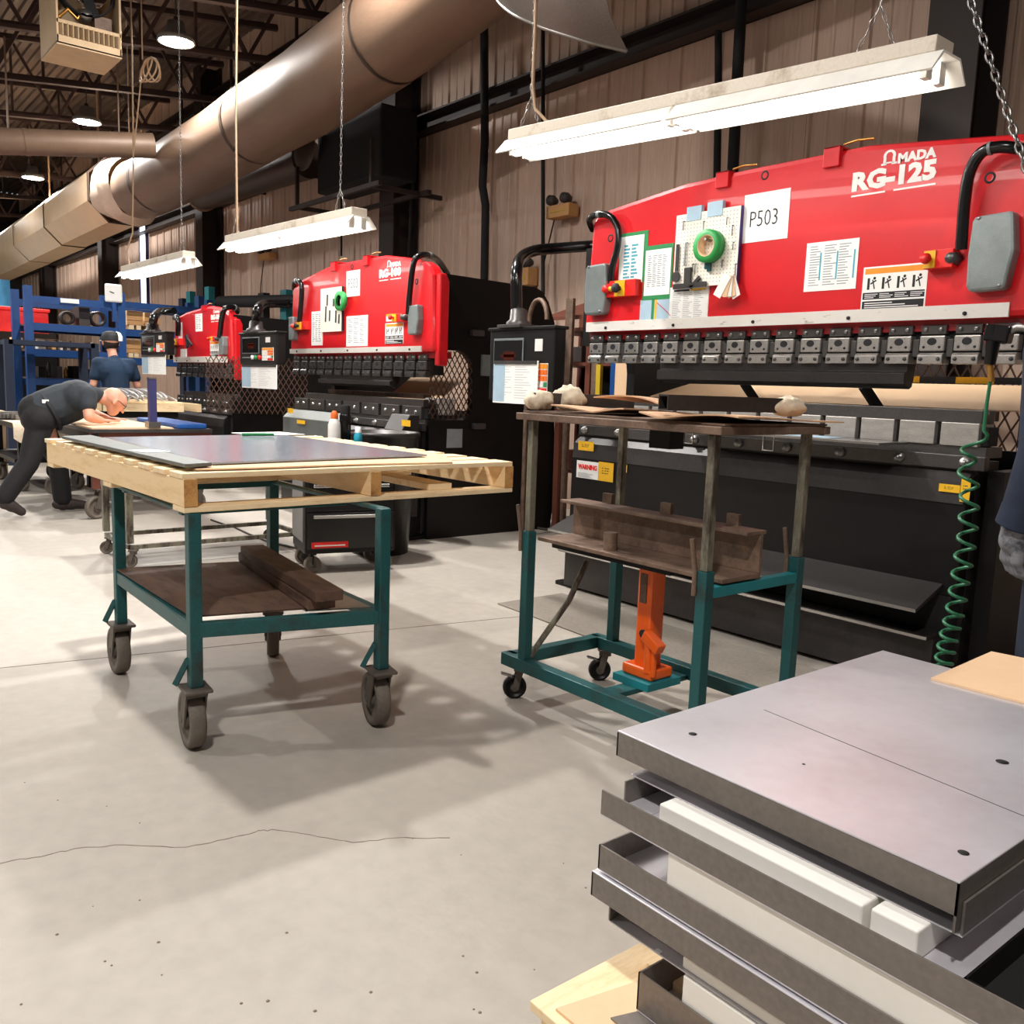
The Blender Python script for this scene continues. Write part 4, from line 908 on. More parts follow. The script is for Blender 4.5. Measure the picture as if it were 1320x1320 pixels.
for nm, q in (('notice_sheet', (252, 405, 261, 427)), ('chart_sheet', (230, 416, 235, 436)), ('card', (233, 450, 241, 461))):
    o, r = sheet(R3, q, 'paper', .003, nm); lines(o, r, 8, 2, 'inkgrey', fill=.3)
warnlabel(R3, (271, 440, 282, 461))
m = MB(); m.bar(P(240, 432, y=YF-.03), P(242, 448, y=YF-.03), .06, .02, up=(0, 1, 0)); m.bar(P(240, 435, y=YF-.03), P(247, 445, y=YF-.03), .03, .02, up=(0, 1, 0)); solo(m, 'scissors', 'ink', 'dark shears hanging on the far red panel', 'shears', P(242, 449, y=YF-.03))
pendant('black control pendant beside the far press in front of the blue racks', 3.5, (181, 430, 215, 457), [(197, 430), (197, 420), (199, 408), (206, 401)], dep=.09, note=(183, 458, 214, 483), S=1.4)
m = lattice(MB(), (-9.88, 3.6, .85), (.55, .84, 0), (0, 0, 1), 1.1, .62, .06, .008, .6); m.build('mesh_guard', 'meshbrown', R3, kind='stuff')
# ------------------------------------------------------------------ casters
def caster(par, c, r, w, ang=0, brake=False, plate=True, ztop=None, wm='tyre'):
    """swivel caster standing at c=(x,y,0) under the plate height ztop"""
    x, y = c[0], c[1]; zt = ztop; d = Vector((math.cos(ang), math.sin(ang), 0)); s = Vector((-d.y, d.x, 0))
    hub = Vector((x, y, r))
    prof = [(r*.35, -w*.30), (r*.72, -w*.25), (r*.76, -w/2), (r*.94, -w/2), (r, -w*.32), (r, w*.32), (r*.94, w/2), (r*.76, w/2), (r*.72, w*.25), (r*.35, w*.30)]
    m = MB(); n = 22; vs = []
    for q, h in prof:
        for k in range(n): a = 2*PI*k/n; vs.append(hub+d*q*math.cos(a)+Vector((0, 0, q*math.sin(a)))+s*h)
    m._add(vs, [(i*n+k, i*n+(k+1) % n, (i+1)*n+(k+1) % n, (i+1)*n+k) for i in range(len(prof)-1) for k in range(n)], True)
    o = m.build('caster_wheel', wm, par)
    MB().cyl(hub-s*w*.55, hub+s*w*.55, r*.36, 14).build('wheel_hub', 'caster', o)
    off = d*r*.45; piv = hub+off
    m = MB()
    for q in (-1, 1):
        a = hub+s*q*(w*.62); b = piv+s*q*(w*.62); b.z = zt-.012
        m.bar(a-Vector((0, 0, r*.15)), b, .006, r*.55, up=d)
    m.bb(piv+Vector((-w*.62, -w*.62, 0)).lerp(Vector((0, 0, 0)), 0)+Vector((0, 0, zt-.03-piv.z)), piv+Vector((w*.62, w*.62, zt-.012-piv.z)))
    m.cyl(hub-s*w*.72, hub+s*w*.72, r*.11, 8)
    f = m.build('caster_fork', 'caster', par)
    if plate: MB().box((piv.x, piv.y, zt-.006), (r*1.25, r*1.1, .012), rz=ang).build('caster_plate', 'caster', par, .003)
    if brake: MB().bar(hub+Vector((0, 0, r*.95))-d*r*.3, hub+Vector((0, 0, r*1.2))-d*r*1.2, w*.8, .006).build('brake_lever', 'steel', f)
    return piv
# ------------------------------------------------------------------ worktable with the big pallet
T = thing('work_table', 'teal steel work table on four large casters under the wide pallet', 'table', (-3.25, 1.32, 0))
LG = [(-2.863, .995), (-2.700, 1.607), (-3.789, 1.015), (-3.68, 1.63)]
zt_ = .812
for i, (x, y) in enumerate(LG):
    MB().bb((x-.021, y-.021, .226), (x+.021, y+.021, zt_-.002)).build('leg', 'teal', T, .004)
    a = (-.1, -.2, -.03, -.40)[i]
    dr = Vector((math.cos(a), math.sin(a)))
    cw = (x-dr.x*.05, y-dr.y*.05)
    caster(T, cw, .1, .052, a, ztop=.226, plate=False)
    MB().box((x, y, .22), (.115, .09, .012), rz=a).build('caster_plate', 'caster', T, .004)
    MB().bar((x-.012, y-.018, .32), (x-.042, y-.052, .23), .014, .018).build('gusset', 'teal', T)
def beam(par, a, b, w, h, nm, mt): return MB().bar(a, b, w, h).build(nm, mt, par, .003)
for a, b in ((0, 1), (0, 2), (1, 3), (2, 3)):
    A = Vector((*LG[a], .42)); B = Vector((*LG[b], .42)); beam(T, A, B, .035, .05, 'rail', 'teal')
    pass
for y, xa_, xb_ in ((1.005, -3.79, -2.88), (1.62, -3.68, -2.70)): beam(T, (xa_, y, .803), (xb_-.0, y, .803), .03, .014, 'top_rail', 'teal')
for x_ in (-3.0, -3.66): beam(T, (x_, 1.0, .797), (x_, 1.62, .797), .036, .026, 'top_cross_rail', 'teal')
m = MB(); m._add([(-3.0, 1.02, .456), (-2.98, 1.5, .456), (-3.70, 1.62, .456), (-3.78, 1.03, .456)], [(0, 1, 2, 3)])
m = MB(); m.prism([(-2.90, 1.0), (-2.80, 1.40), (-3.66, 1.62), (-3.79, 1.0)], lambda u, v, d: (u, v, d), .452, .458); m.build('shelf_sheet', 'darkwood', T)
m = MB(); m.prism([(-2.80, 1.36), (-2.73, 1.58), (-3.64, 1.61), (-3.6, 1.40)], lambda u, v, d: (u, v, d), .447, .4515); m.build('steel_shelf', 'steel', T)
for i, (a, b, z) in enumerate(((P(322, 716, z=.48), P(415, 778, z=.48), .459), (P(325, 708, z=.52), P(425, 768, z=.52), .499))):
    a.z = b.z = z+.02; solo(MB().bar(a, b, .1, .038), 'timber_block', 'darkwood', ('dark weathered timber lying lowest on the table shelf', 'dark weathered timber lying on top of another on the table shelf')[i], 'timber', (a.x, a.y, z), .004)
# pallet
pz = .812; px0, px1, py0, py1 = -4.535, -2.845, .965, 2.345
PL = thing('pallet', 'wide new pine pallet lying on the teal work table', 'pallet', (-3.7, 1.65, pz))
for y in (py0, (py0+py1)/2, py1-.045):
    o = MB().bb((px0, y, pz+.019), (px1, y+.045, pz+.109)).build('stringer', 'wood', PL, .002)
    MB().bb((px1, y+.001, pz+.02), (px1+.002, y+.044, pz+.108)).build('end_grain', 'woodend', o)
for x0, w in ((px1-.1, .1), (px1-.85, .1), (px0, .1)):
    MB().bb((x0, py0, pz), (x0+w, py1, pz+.018)).build('bottom_board', 'woody', PL, .002)
nb = 11; pit = (px1-px0-.115)/(nb-1)
for k in range(nb):
    x0 = px0+pit*k+random.uniform(-.008, .008); z = pz+.109
    wd = .115 if k == nb-1 else random.choice((.088, .1, .112)); e = random.uniform(-.012, .012)
    MB().bb((x0, py0-.003+e*.4, z), (x0+wd, py1+e, z+.018)).build('top_board', 'woody', PL, .002)
solo(MB().bb((-3.6, 1.95, pz+.0185), (-2.93, 2.06, pz+.045)), 'loose_plank', 'woody', 'loose plank pushed inside the wide pallet', 'plank', (-3.2, 2.0, pz+.0185), .002)
PL.rotation_euler.z = .03; PL.location.y -= .03; PL.location.x -= .02
zt = pz+.128
cb = MB()
def cfn(u, v):
    x = -4.30+u*1.40; y = 1.02+v*1.19
    x += .012*math.sin(v*9)+(-.33*max(0, v-.86)/.14*(u > .7)*(u-.7)/.3)
    return (x, y, zt+.007+.001*math.sin(u*7+v*5))
cb.grid(24, 20, cfn, thick=(0, 0, .005)); solo(cb, 'cardboard_sheet', 'cardboard', 'tan cardboard sheet between the wide pallet and the shiny steel sheet', 'cardboard', (-3.6, 1.6, zt))
m = MB(); m.prism([(-2.99, 1.113), (-3.19, 2.062), (-4.50, 2.02), (-4.312, 1.10)], lambda u, v, d: (u, v, d), zt+.0115, zt+.0165)
m = MB(); m.prism([(-2.995, 1.113), (-3.10, 2.05), (-4.45, 2.01), (-4.312, 1.10)], lambda u, v, d: (u, v, d), zt+.0115, zt+.0175); solo(m, 'steel_sheet', 'sheetmirror', 'shiny blue grey steel sheet lying on the cardboard', 'steel sheet', (-3.7, 1.55, zt+.0115))
m = MB(); m.prism([(-2.90, .985), (-2.93, 1.085), (-4.36, 1.06), (-4.30, .925)], lambda u, v, d: (u, v, d), zt+.012, zt+.025)
o = solo(m, 'slate_strip', 'slate', 'long narrow grey strip lying along the pallet edge', 'strip', (-3.6, 1.0, zt+.012), .002)
solo(MB().box((-3.42, 1.03, zt+.0262), (.12, .1, .001), rz=.3), 'paper_note', 'paper', 'small white paper lying on the grey strip', 'paper', (-3.42, 1.03, zt+.0255))
pa = P(346, 559, z=zt+.02); solo(MB().box(pa, (.22, .3, .002), rz=.2), 'paper_sheet', 'paper', 'white paper lying on the shiny steel sheet', 'paper', pa)
pb_ = P(327, 560, z=zt+.028); m = MB(); m.cyl(pb_+Vector((0, -.06, 0)), pb_+Vector((.01, .06, 0)), .008, 8); m.cyl(pb_+Vector((.01, .06, 0)), pb_+Vector((.013, .1, 0)), .007, 8); solo(m, 'marker_pen', 'greencard', 'green marker pen lying on the white paper', 'pen', pb_-Vector((0, 0, .008)))
# ------------------------------------------------------------------ lifting cart
cx0, cx1, cy0, cy1 = -2.60, -1.74, 2.20, 2.69; ct = 1.155
C = thing('lift_cart', 'tall teal and rusty steel lifting cart with an orange jack', 'cart', (-2.2, 2.45, 0))
for y in (cy0, cy1): beam(C, (cx0-.12, y, .165), (cx1+.03, y, .165), .05, .05, 'base_rail', 'teal')
for x in (cx0-.09, cx1): beam(C, (x, cy0, .165), (x, cy1, .165), .05, .05, 'base_cross_rail', 'teal')
beam(C, (-2.2, cy0, .15), (-2.2, cy1, .15), .075, .02, 'jack_bearer', 'teal')
for x in (cx0, cx1):
    for y in (cy0, cy1):
        MB().bb((x-.02, y-.02, .16), (x+.02, y+.02, .70)).build('leg_sleeve', 'teal', C, .003)
        MB().bb((x-.0145, y-.0145, .70), (x+.0145, y+.0145, ct-.03)).build('post', 'postworn', C, .003)
        MB().tube([(x-.024, y-.022, .62), (x-.024, y-.024, .70), (x-.034, y-.034, .80)], .008, 6).build('lock_pin', 'rust', C)
for i, (x, y) in enumerate(((cx0-.08, cy0+.02), (cx0-.05, cy1-.02), (cx1-.02, cy0+.02), (cx1-.02, cy1-.02))):
    caster(C, (x, y), .048, .03, 1.0, True, ztop=.14, wm='black')
# rusty T beam carried by the jack
m = MB(); bx = (cx0-.02, cx1+.02); by = 2.34
m.bb((bx[0], by-.08, .655), (bx[1], by+.12, .67)); m.bb((bx[0], by+.105, .67), (bx[1], by+.12, .80)); m.bb((bx[0], by+.03, .80), (bx[1], by+.135, .812))
m.build('lift_channel', 'rust', C, .002)
MB().cyl((-2.27, by-.03, .67), (-2.27, by-.03, .735), .026, 16).build('stub_pin', 'rust', C)
beam(C, (-2.62, by+.02, .635), (-2.0, by+.02, .635), .05, .03, 'bearer_bar', 'black')
beam(C, (cx1, cy0, .63), (cx1, cy1, .63), .035, .035, 'end_bar', 'tealbright')
for x in (-2.45, -2.15, -1.85): MB().bb((x-.025, by+.122, .79), (x+.025, by+.14, .85)).build('tab', 'rust', C)
MB().tube([(cx0+.01, cy0+.02, .2), (cx0+.07, cy0+.16, .42), (cx0+.1, cy0+.22, .58)], .012, 8).build('strut_rod', 'postworn', C)
j = Vector((-2.2, 2.47, .16))
MB().bb(j+Vector((-.09, -.09, 0)), j+Vector((.09, .09, .028))).build('jack_tray', 'tealbright', C)
J = thing('hydraulic_jack', 'bright orange hydraulic jack standing in the lifting cart', 'jack', j+Vector((0, 0, .0295)))
z = j.z+.0295
MB().bb((j.x-.075, j.y-.06, z), (j.x+.075, j.y+.06, z+.04)).build('jack_base', 'orange', J, .008)
MB().bb((j.x-.038, j.y-.038, z+.03), (j.x+.038, j.y+.038, .653)).build('jack_column', 'orange', J, .012)
MB().bb((j.x-.02, j.y-.041, .47), (j.x+.012, j.y-.037, .58)).build('jack_label', 'rust', J)
m = MB(); m.cyl((j.x+.05, j.y-.05, z+.03), (j.x+.05, j.y-.05, z+.15), .018, 10); m.bar((j.x+.03, j.y-.05, z+.17), (j.x+.11, j.y-.055, z+.13), .04, .04); m.cyl((j.x+.075, j.y-.05, z+.02), (j.x+.075, j.y-.05, z+.12), .012, 8); m.build('pump', 'orange', J, .004)
MB().cyl((j.x+.02, j.y-.052, z+.17), (j.x+.02, j.y-.06, z+.17), .016, 10).build('pump_socket', 'ink', J)
# top frame and what lies on it
for y in (cy0-.03, cy1+.03): beam(C, (cx0-.05, y, ct-.015), (cx1+.06, y, ct-.015), .034, .026, 'top_rail', 'rust')
for x in (cx0-.03, cx1+.04): beam(C, (x, cy0-.03, ct-.015), (x, cy1+.03, ct-.015), .034, .026, 'top_cross_rail', 'rust')
MB().bb((cx0-.04, cy0-.02, ct), (cx1+.05, cy1+.04, ct+.006)).build('top_plate', 'rust', C)
MB().bb((-2.30, 2.52, 1.04), (-2.2, 2.6, ct-.03)).build('under_block', 'blackmatte', C)
def flap(x0, x1, y0, y1, z, amp, seed, nm, lb):
    rnd = random.Random(seed); p = [rnd.uniform(0, 6) for _ in range(3)]
    m = MB(); m.grid(18, 8, lambda u, v: (x0+(x1-x0)*u+.02*math.sin(v*5+p[0]), y0+(y1-y0)*v+.03*math.sin(u*5+p[1]), z+.002+amp*abs(math.sin(u*3.1+p[2]))*(.5+.5*math.cos(v*3))), thick=(0, 0, .005))
    return solo(m, nm, 'carddirty', lb, 'cardboard', ((x0+x1)/2, (y0+y1)/2, z))
flap(-2.03, -1.66, cy0-.05, cy1+.06, ct+.014, .018, 3, 'cardboard_piece', 'warped brown cardboard piece at the end of the cart top under the square tube')
flap(-2.46, -2.12, cy0+.0, cy1, ct+.014, .02, 5, 'cardboard_piece', 'warped brown cardboard piece on the cart top near the rag')
flap(-2.44, -2.0, cy0+.15, cy1+.1, ct+.046, .03, 8, 'cardboard_piece', 'curled brown cardboard piece on top of another in the middle of the cart')
a = P(868, 517, y=cy0+.12); b = P(1003, 507, y=cy0+.45)
tq = thing('square_tube', 'short dark square steel tube lying on the warped cardboard of the cart', 'tube', (a.x, a.y, ct+.035))
def sqtube(p, q, w, t):
    m = MB(); d = (q-p).normalized(); u = d.cross(Vector((0, 0, 1))).normalized(); v = Vector((0, 0, 1))
    for s, e in ((u, v), (-u, v)): m.bar(p+s*(w/2-t/2), q+s*(w/2-t/2), t, w)
    for s in (v, -v): m.bar(p+s*(w/2-t/2), q+s*(w/2-t/2), w-2*t, t)
    return m
A = Vector((-1.96, 2.16, ct+.062)); B = Vector((-1.76, 2.52, ct+.062))
A = Vector((-1.93, 2.17, ct+.062)); B = Vector((-1.84, 2.66, ct+.062))
sqtube(A, B, .05, .005).build('tube_wall', 'blacksheet', tq)
def rag(c, r, sq, lb, seed):
    rnd = random.Random(seed); m = MB(); m.ball((0, 0, 0), r, 32, sq=sq); ph = [rnd.uniform(0, 6) for _ in range(4)]
    for v in m.v:
        d = v.normalized(); k = 1+.10*math.sin(d.x*7+ph[0])*math.sin(d.z*6+ph[1])+.08*math.sin(d.y*11+ph[2]+d.z*5); v *= k; v += Vector(c)
        v.z = max(v.z, c[2]-r*sq[2]*.9)
    return solo(m, 'rag', 'rag', lb, 'rag', (c[0], c[1], c[2]-r*sq[2]*.9))
rag((-1.825, 2.70, ct+.058), .058, (.75, 1.35, .62), 'cream rag wrapped around the end of the square tube', 2)
a = P(680, 508, z=ct+.05); b = P(805, 503, z=ct+.05)
A2 = Vector((-2.60, 2.19, ct+.05)); B2 = Vector((-2.50, 2.62, ct+.05))
solo(sqtube(A2, B2, .05, .005), 'steel_bar', 'darksteel', 'steel bar lying along the cart top with rags round it', 'bar', (A2.x, A2.y, ct+.02))
rag((-2.595, 2.22, ct+.045), .05, (1.1, 1.1, .75), 'cream rag wrapped on the end of the steel bar', 5)
rag((-2.565, 2.345, ct+.055), .058, (1.1, 1.0, .85), 'crumpled cream rag knotted around the middle of the steel bar', 9)
# rubber mat
m = MB(); q = [P(*p, z=0) for p in ((712, 778), (800, 775), (1135, 878), (1000, 893))]; q = [(-3.95, 3.12), (-3.95, 3.62), (-1.55, 3.62), (-1.55, 3.02)]
m.prism([(v[0], v[1]) for v in q], lambda u, v, d: (u, v, d), 0, .009); solo(m, 'rubber_mat', 'rubbermat', 'grey anti fatigue mat on the floor before the largest press', 'mat', (-2.7, 3.3, 0), .004)
# ------------------------------------------------------------------ steel stack on a pallet
SX0, SX1, SY0, SY1 = -1.10, -.45, 1.15, 2.15
SP = thing('pallet', 'small pine pallet on the floor under the steel stack', 'pallet', (-.8, 1.5, 0))
for y in (1.03, 1.53, 2.05): MB().bb((-1.13, y, .019), (.1, y+.045, .109)).build('stringer', 'wood', SP, .002)
for k in range(8): x = -1.13+k*.16; MB().bb((x, 1.0, .109), (x+.1, 2.15, .128)).build('top_board', 'woody', SP, .002)
for x in (-1.13, -.5, .0): MB().bb((x, 1.0, 0), (x+.1, 2.15, .018)).build('bottom_board', 'woody', SP, .002)
for i, (x, y) in enumerate(((-1.132, 1.0), (-1.02, 1.14))): pass
solo(MB().prism([(-1.08, 1.02), (-1.04, 1.22), (-.3, 1.22), (-.3, 1.02)], lambda u, v, d: (u, v, d), .1285, .134), 'cardboard_sheet', 'cardboard', 'tan cardboard sheet on the small pallet under the steel parts', 'cardboard', (-.7, 1.1, .1285))
solo(MB().bb((-1.05, 1.225, .1285), (-.95, 1.31, .158)), 'wood_block', 'woody', 'short pine block lying on the small pallet', 'wood block', (-1.0, 1.27, .1285), .003)
solo(MB().prism([(-1.0, 1.08), (-.97, 1.17), (-.3, 1.14), (-.3, 1.05)], lambda u, v, d: (u, v, d), .1345, .138), 'steel_plate', 'sheetside', 'small grey plate with a hole lying on the tan cardboard', 'plate', (-.7, 1.1, .1345))
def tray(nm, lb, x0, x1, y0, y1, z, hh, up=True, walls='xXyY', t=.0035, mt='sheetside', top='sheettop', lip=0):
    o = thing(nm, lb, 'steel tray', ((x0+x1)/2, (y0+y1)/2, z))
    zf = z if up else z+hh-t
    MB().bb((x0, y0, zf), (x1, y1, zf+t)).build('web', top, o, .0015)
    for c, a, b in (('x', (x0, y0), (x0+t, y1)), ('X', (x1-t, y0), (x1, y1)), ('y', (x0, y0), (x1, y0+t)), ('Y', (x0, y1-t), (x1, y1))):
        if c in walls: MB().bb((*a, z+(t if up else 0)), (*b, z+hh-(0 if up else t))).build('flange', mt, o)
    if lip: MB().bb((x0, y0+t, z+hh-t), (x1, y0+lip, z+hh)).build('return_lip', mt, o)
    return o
z = .138
def block(x0, x1, y0, y1, z0, z1, lb): return solo(MB().bb((x0, y0, z0), (x1, y1, z1)), 'spacer_block', 'foam', lb, 'spacer', ((x0+x1)/2, (y0+y1)/2, z0), .003)
tray('steel_channel', 'lowest grey steel channel of the stack resting on the plate', -.985, -.02, 1.13, 1.62, .1385, .076, True, 'xyY')
block(-.89, -.06, 1.136, 1.56, .1425, .2615, 'lowest white spacer block in the steel stack')
lo = tray('steel_channel', 'grey steel tray with a square hole low in the stack', -1.075, .05, 1.14, 1.9, .2620, .048, True, 'xY')
p = P(849, 1225, z=.267); MB().box((p.x, p.y, .2659), (.012, .009, .0005)).build('square_hole', 'paper', lo)
block(-.90, .0, 1.145, 1.8, .2660, .3575, 'white spacer block inside the low tray of the stack')
tray('steel_channel', 'grey steel channel opening downward over the low tray', -1.10, .06, 1.115, 1.9, .3130, .0485, False, 'xy')
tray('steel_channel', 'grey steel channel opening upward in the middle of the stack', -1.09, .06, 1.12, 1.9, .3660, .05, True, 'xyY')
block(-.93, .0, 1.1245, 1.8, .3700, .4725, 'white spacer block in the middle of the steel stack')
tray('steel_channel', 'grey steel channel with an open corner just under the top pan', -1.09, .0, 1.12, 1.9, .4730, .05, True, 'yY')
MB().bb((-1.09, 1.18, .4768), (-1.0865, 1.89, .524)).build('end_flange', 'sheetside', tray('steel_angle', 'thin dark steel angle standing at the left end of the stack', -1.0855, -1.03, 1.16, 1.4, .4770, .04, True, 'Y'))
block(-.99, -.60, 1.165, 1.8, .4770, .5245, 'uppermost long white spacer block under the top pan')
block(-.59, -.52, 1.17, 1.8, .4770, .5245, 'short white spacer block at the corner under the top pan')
tray('added_black_tray', 'added black tray standing in for the dark channel hollow beside the top pan', -.44, -.03, 1.13, 1.85, .4770, .042, True, 'xXyY', mt='black', top='blackmatte')  # black tray put in where the deep open channel is dark with shade
solo(MB().prism([(-.36, 1.22), (-.2, 1.2), (-.14, 1.5), (-.3, 1.52)], lambda u, v, d: (u, v, d), .4810, .4840), 'small_plate', 'sheetside', 'small grey plate lying in the added black tray', 'plate', (-.25, 1.35, .4810))
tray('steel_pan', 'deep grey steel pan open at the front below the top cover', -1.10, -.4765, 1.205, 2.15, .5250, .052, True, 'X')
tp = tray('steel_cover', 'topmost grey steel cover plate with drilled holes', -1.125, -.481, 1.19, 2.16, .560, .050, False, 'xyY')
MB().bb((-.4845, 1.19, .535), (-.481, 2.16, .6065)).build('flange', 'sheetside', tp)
for px, py, r in ((893, 946, .008), (1242, 1099, .008), (1292, 982, .011), (1036, 985, .003)):
    p = P(px, py, z=.6105); MB().lathe(p, [(0, .0002), (r, .0002), (r, 0)], 16).build('drilled_hole', 'blackmatte', tp)
m = MB(); a = P(985, 915, z=.6103); b = P(1320, 1052, z=.6103); m.bar(a, b, .0015, .0004); m.build('scribed_line', 'ink', tp)
q = [P(*p, z=.602) for p in ((1200, 876), (1335, 910), (1335, 850))]; 
m = MB(); m.prism([(-1.0, 1.99), (-.60, 1.84), (-.45, 2.45), (-.85, 2.6)], lambda u, v, d: (u, v, d), .601, .606)
m = MB(); c0 = P(1200, 875, z=.613); c1 = P(1330, 909, z=.613); d = (c1-c0); nrm = Vector((-d.y, d.x, 0)).normalized()*.4
if (c0+nrm).length < c0.length: nrm = -nrm
c1 = c0+d*1.8
m.prism([(v.x, v.y) for v in (c0, c1, c1+nrm, c0+nrm*.9)], lambda u, v, d_: (u, v, d_), .6105, .6155); solo(m, 'cardboard_sheet', 'cardboard', 'tan cardboard sheet lying on the top steel cover', 'cardboard', (c0.x+.2, c0.y+.2, .6105))
# ------------------------------------------------------------------ tool chest on wheels
tc = Vector((-5.34, 2.87, 0)); rz = -.25
K = thing('tool_chest', 'black rolling tool chest with a chrome drawer handle behind the work table', 'tool chest', tc, rz)
L_ = lambda m, n, mt, bev=0, par=None: m.build(n, mt, par or K, bev, w=False)
L_(MB().bb((-.2, -.3, .13), (.2, .3, .80)), 'body', 'black', .008)
for i, (z0, z1) in enumerate(((.16, .40), (.41, .60), (.61, .78))):
    o = L_(MB().bb((.2, -.285, z0), (.212, .285, z1)), 'drawer', 'blackgloss', .003); L_(MB().bb((.212, -.25, z1-.035), (.235, .25, z1-.012)), 'handle', 'brightsteel', .004, o)
    if i == 0:
        o2 = L_(MB().bb((.2125, -.26, z0+.01), (.2135, -.02, z0+.05)), 'red_badge', 'redbtn', par=o)
        L_(MB().bb((.214, -.24, z0+.022), (.2145, -.04, z0+.03)), 'badge_line', 'paper', par=o2)
L_(MB().bb((-.2, -.304, .2), (.15, -.3, .75)), 'side_panel', 'grey')
for x in (-.15, .15):
    for y in (-.24, .24):
        m = MB(); m.lathe((x, y, .055), [(.02, -.018), (.04, -.012), (.042, -.02), (.055, -.018), (.055, .018), (.042, .02), (.04, .012), (.02, .018)], 18, 'X'); o = L_(m, 'caster_wheel', 'tyre')
        m = MB()
        for k in range(5):
            a = 2*PI*k/5; m.bar((x, y, .055), (x, y+.042*math.cos(a), .055+.042*math.sin(a)), .036, .008, up=(1, 0, 0))
        L_(m, 'wheel_spokes', 'steel', par=o)
        m = MB(); m.bb((x-.03, y-.02, .118), (x+.03, y+.02, .13)); m.bar((x-.026, y, .055), (x-.026, y, .12), .004, .03); m.bar((x+.026, y, .055), (x+.026, y, .12), .004, .03); L_(m, 'caster_fork', 'black')
zt2 = .80
q = P(431, 555, y=tc.y); 
def on_chest(px): 
    return P(px, 556, x=-5.34)
b = on_chest(431); BT = thing('spray_bottle', 'white bottle with an orange cap on the tool chest', 'bottle', (b.x, b.y, zt2))
MB().lathe((b.x, b.y, zt2), [(0, 0), (.04, 0), (.042, .01), (.042, .16), (.03, .19), (.02, .2)], 16).build('bottle_body', 'plasticwhite', BT); MB().lathe((b.x, b.y, zt2+.2), [(.024, 0), (.024, .03), (.012, .05), (0, .05)], 12).build('cap', 'orangebtn', BT)
b = on_chest(445); BT = thing('thermos', 'tall black thermos flask on the tool chest', 'flask', (b.x, b.y, zt2))
MB().lathe((b.x, b.y, zt2), [(0, 0), (.038, 0), (.038, .22), (.034, .23)], 16).build('flask_body', 'blackgloss', BT); MB().lathe((b.x, b.y, zt2+.23), [(.032, 0), (.032, .05), (.026, .06), (0, .06)], 16).build('lid', 'blackmatte', BT)
b = on_chest(454); BT = thing('drink_can', 'small cyan and white bottle on the tool chest', 'bottle', (b.x+.08, b.y, zt2))
MB().lathe((b.x+.08, b.y, zt2), [(0, 0), (.028, 0), (.028, .09), (.02, .11)], 14).build('bottle_body', 'cyan', BT); MB().lathe((b.x+.08, b.y, zt2+.11), [(.02, 0), (.02, .04), (0, .04)], 12).build('cap', 'paper', BT)
b = on_chest(408); rag((b.x, b.y+.0, zt2+.042), .06, (.9, 1.0, .75), 'white cloth heaped on the tool chest', 21); 
b = on_chest(386); m = MB(); m.ball((b.x, b.y, zt2+.0325), .06, 16, sq=(.9, .8, .53)); solo(m, 'shop_cloth', 'pink', 'salmon red shop cloth on the tool chest', 'cloth', (b.x, b.y, zt2))
b = P(481, 600, x=-5.9)
# black bin before the middle press
p = P(482, 560, y=3.3); m = MB(); m.lathe((p.x-.0, 3.36, 0), [(0, 0), (.21, 0), (.27, .86), (.285, .86), (.285, .89), (.26, .89), (.24, .3), (0, .28)], 24); solo(m, 'waste_bin', 'blacksheet', 'round black waste bin before the middle press', 'bin', (p.x-.0, 3.36, 0))
# ------------------------------------------------------------------ people
def cap(m, a, b, ra, rb=None):
    a = Vector(a); b = Vector(b); rb = ra if rb is None else rb
    d = (b-a); L = d.length; d.normalize(); pts = []; rr = []
    for k in range(5): t = PI/2*(1-k/4)*.98; pts.append(a-d*ra*math.sin(t)); rr.append(max(ra*math.cos(t), ra*.05))
    for k in range(5): t = PI/2*(k/4)*.98; pts.append(b+d*rb*math.sin(t)); rr.append(max(rb*math.cos(t), rb*.05))
    m.tube(pts, rr, 14); return m
def fuse(m, name, mt, par, vox, smooth=6):
    """one continuous surface out of overlapping limbs"""
    o = bpy.data.objects.new('tmp', m.mesh('tmp', mt)); COL.objects.link(o)
    r = o.modifiers.new('r', 'REMESH'); r.mode = 'VOXEL'; r.voxel_size = vox; r.use_smooth_shade = True
    s = o.modifiers.new('s', 'SMOOTH'); s.iterations = smooth; s.factor = .5
    dg = bpy.context.evaluated_depsgraph_get(); me = bpy.data.meshes.new_from_object(o.evaluated_get(dg)); bpy.data.objects.remove(o)
    rt = par
    while rt.parent: rt = rt.parent
    me.transform(Matrix.Translation(-rt.location)); me.materials.clear(); me.materials.append(MATS[mt])
    me.polygons.foreach_set('use_smooth', [True]*len(me.polygons))
    ob = bpy.data.objects.new(name, me); COL.objects.link(ob); ob.parent = par; return ob
def hand(m, w, f, up, side, L=.18, curl=.4, r=.0085):
    """palm from wrist w towards f; thumb on side; fingers curl towards -up"""
    w = Vector(w); f = Vector(f).normalized(); up = Vector(up).normalized(); s = Vector(side).normalized()
    for k in range(4):
        o = (k-1.5)*.021; a = w+s*o*.6; b = w+f*L*.5+s*o; cap(m, a, b, .016, .013)
        ln = (.20, .235, .22, .175)[k]*L*1.9; p = b; ang = 0
        for j in range(3):
            ang += curl*(.5 if j == 0 else 1); d = f*math.cos(ang)-up*math.sin(ang); q = p+d*ln*(.45, .32, .23)[j]; cap(m, p, q, r*1.1, r); p = q
    a = w+f*L*.12+s*.03; b = a+(f*.75+s*.6-up*.25).normalized()*L*.27; c = b+(f*.95+s*.1-up*.3).normalized()*L*.2
    cap(m, a, b, .013, .011); cap(m, b, c, .011, .009)
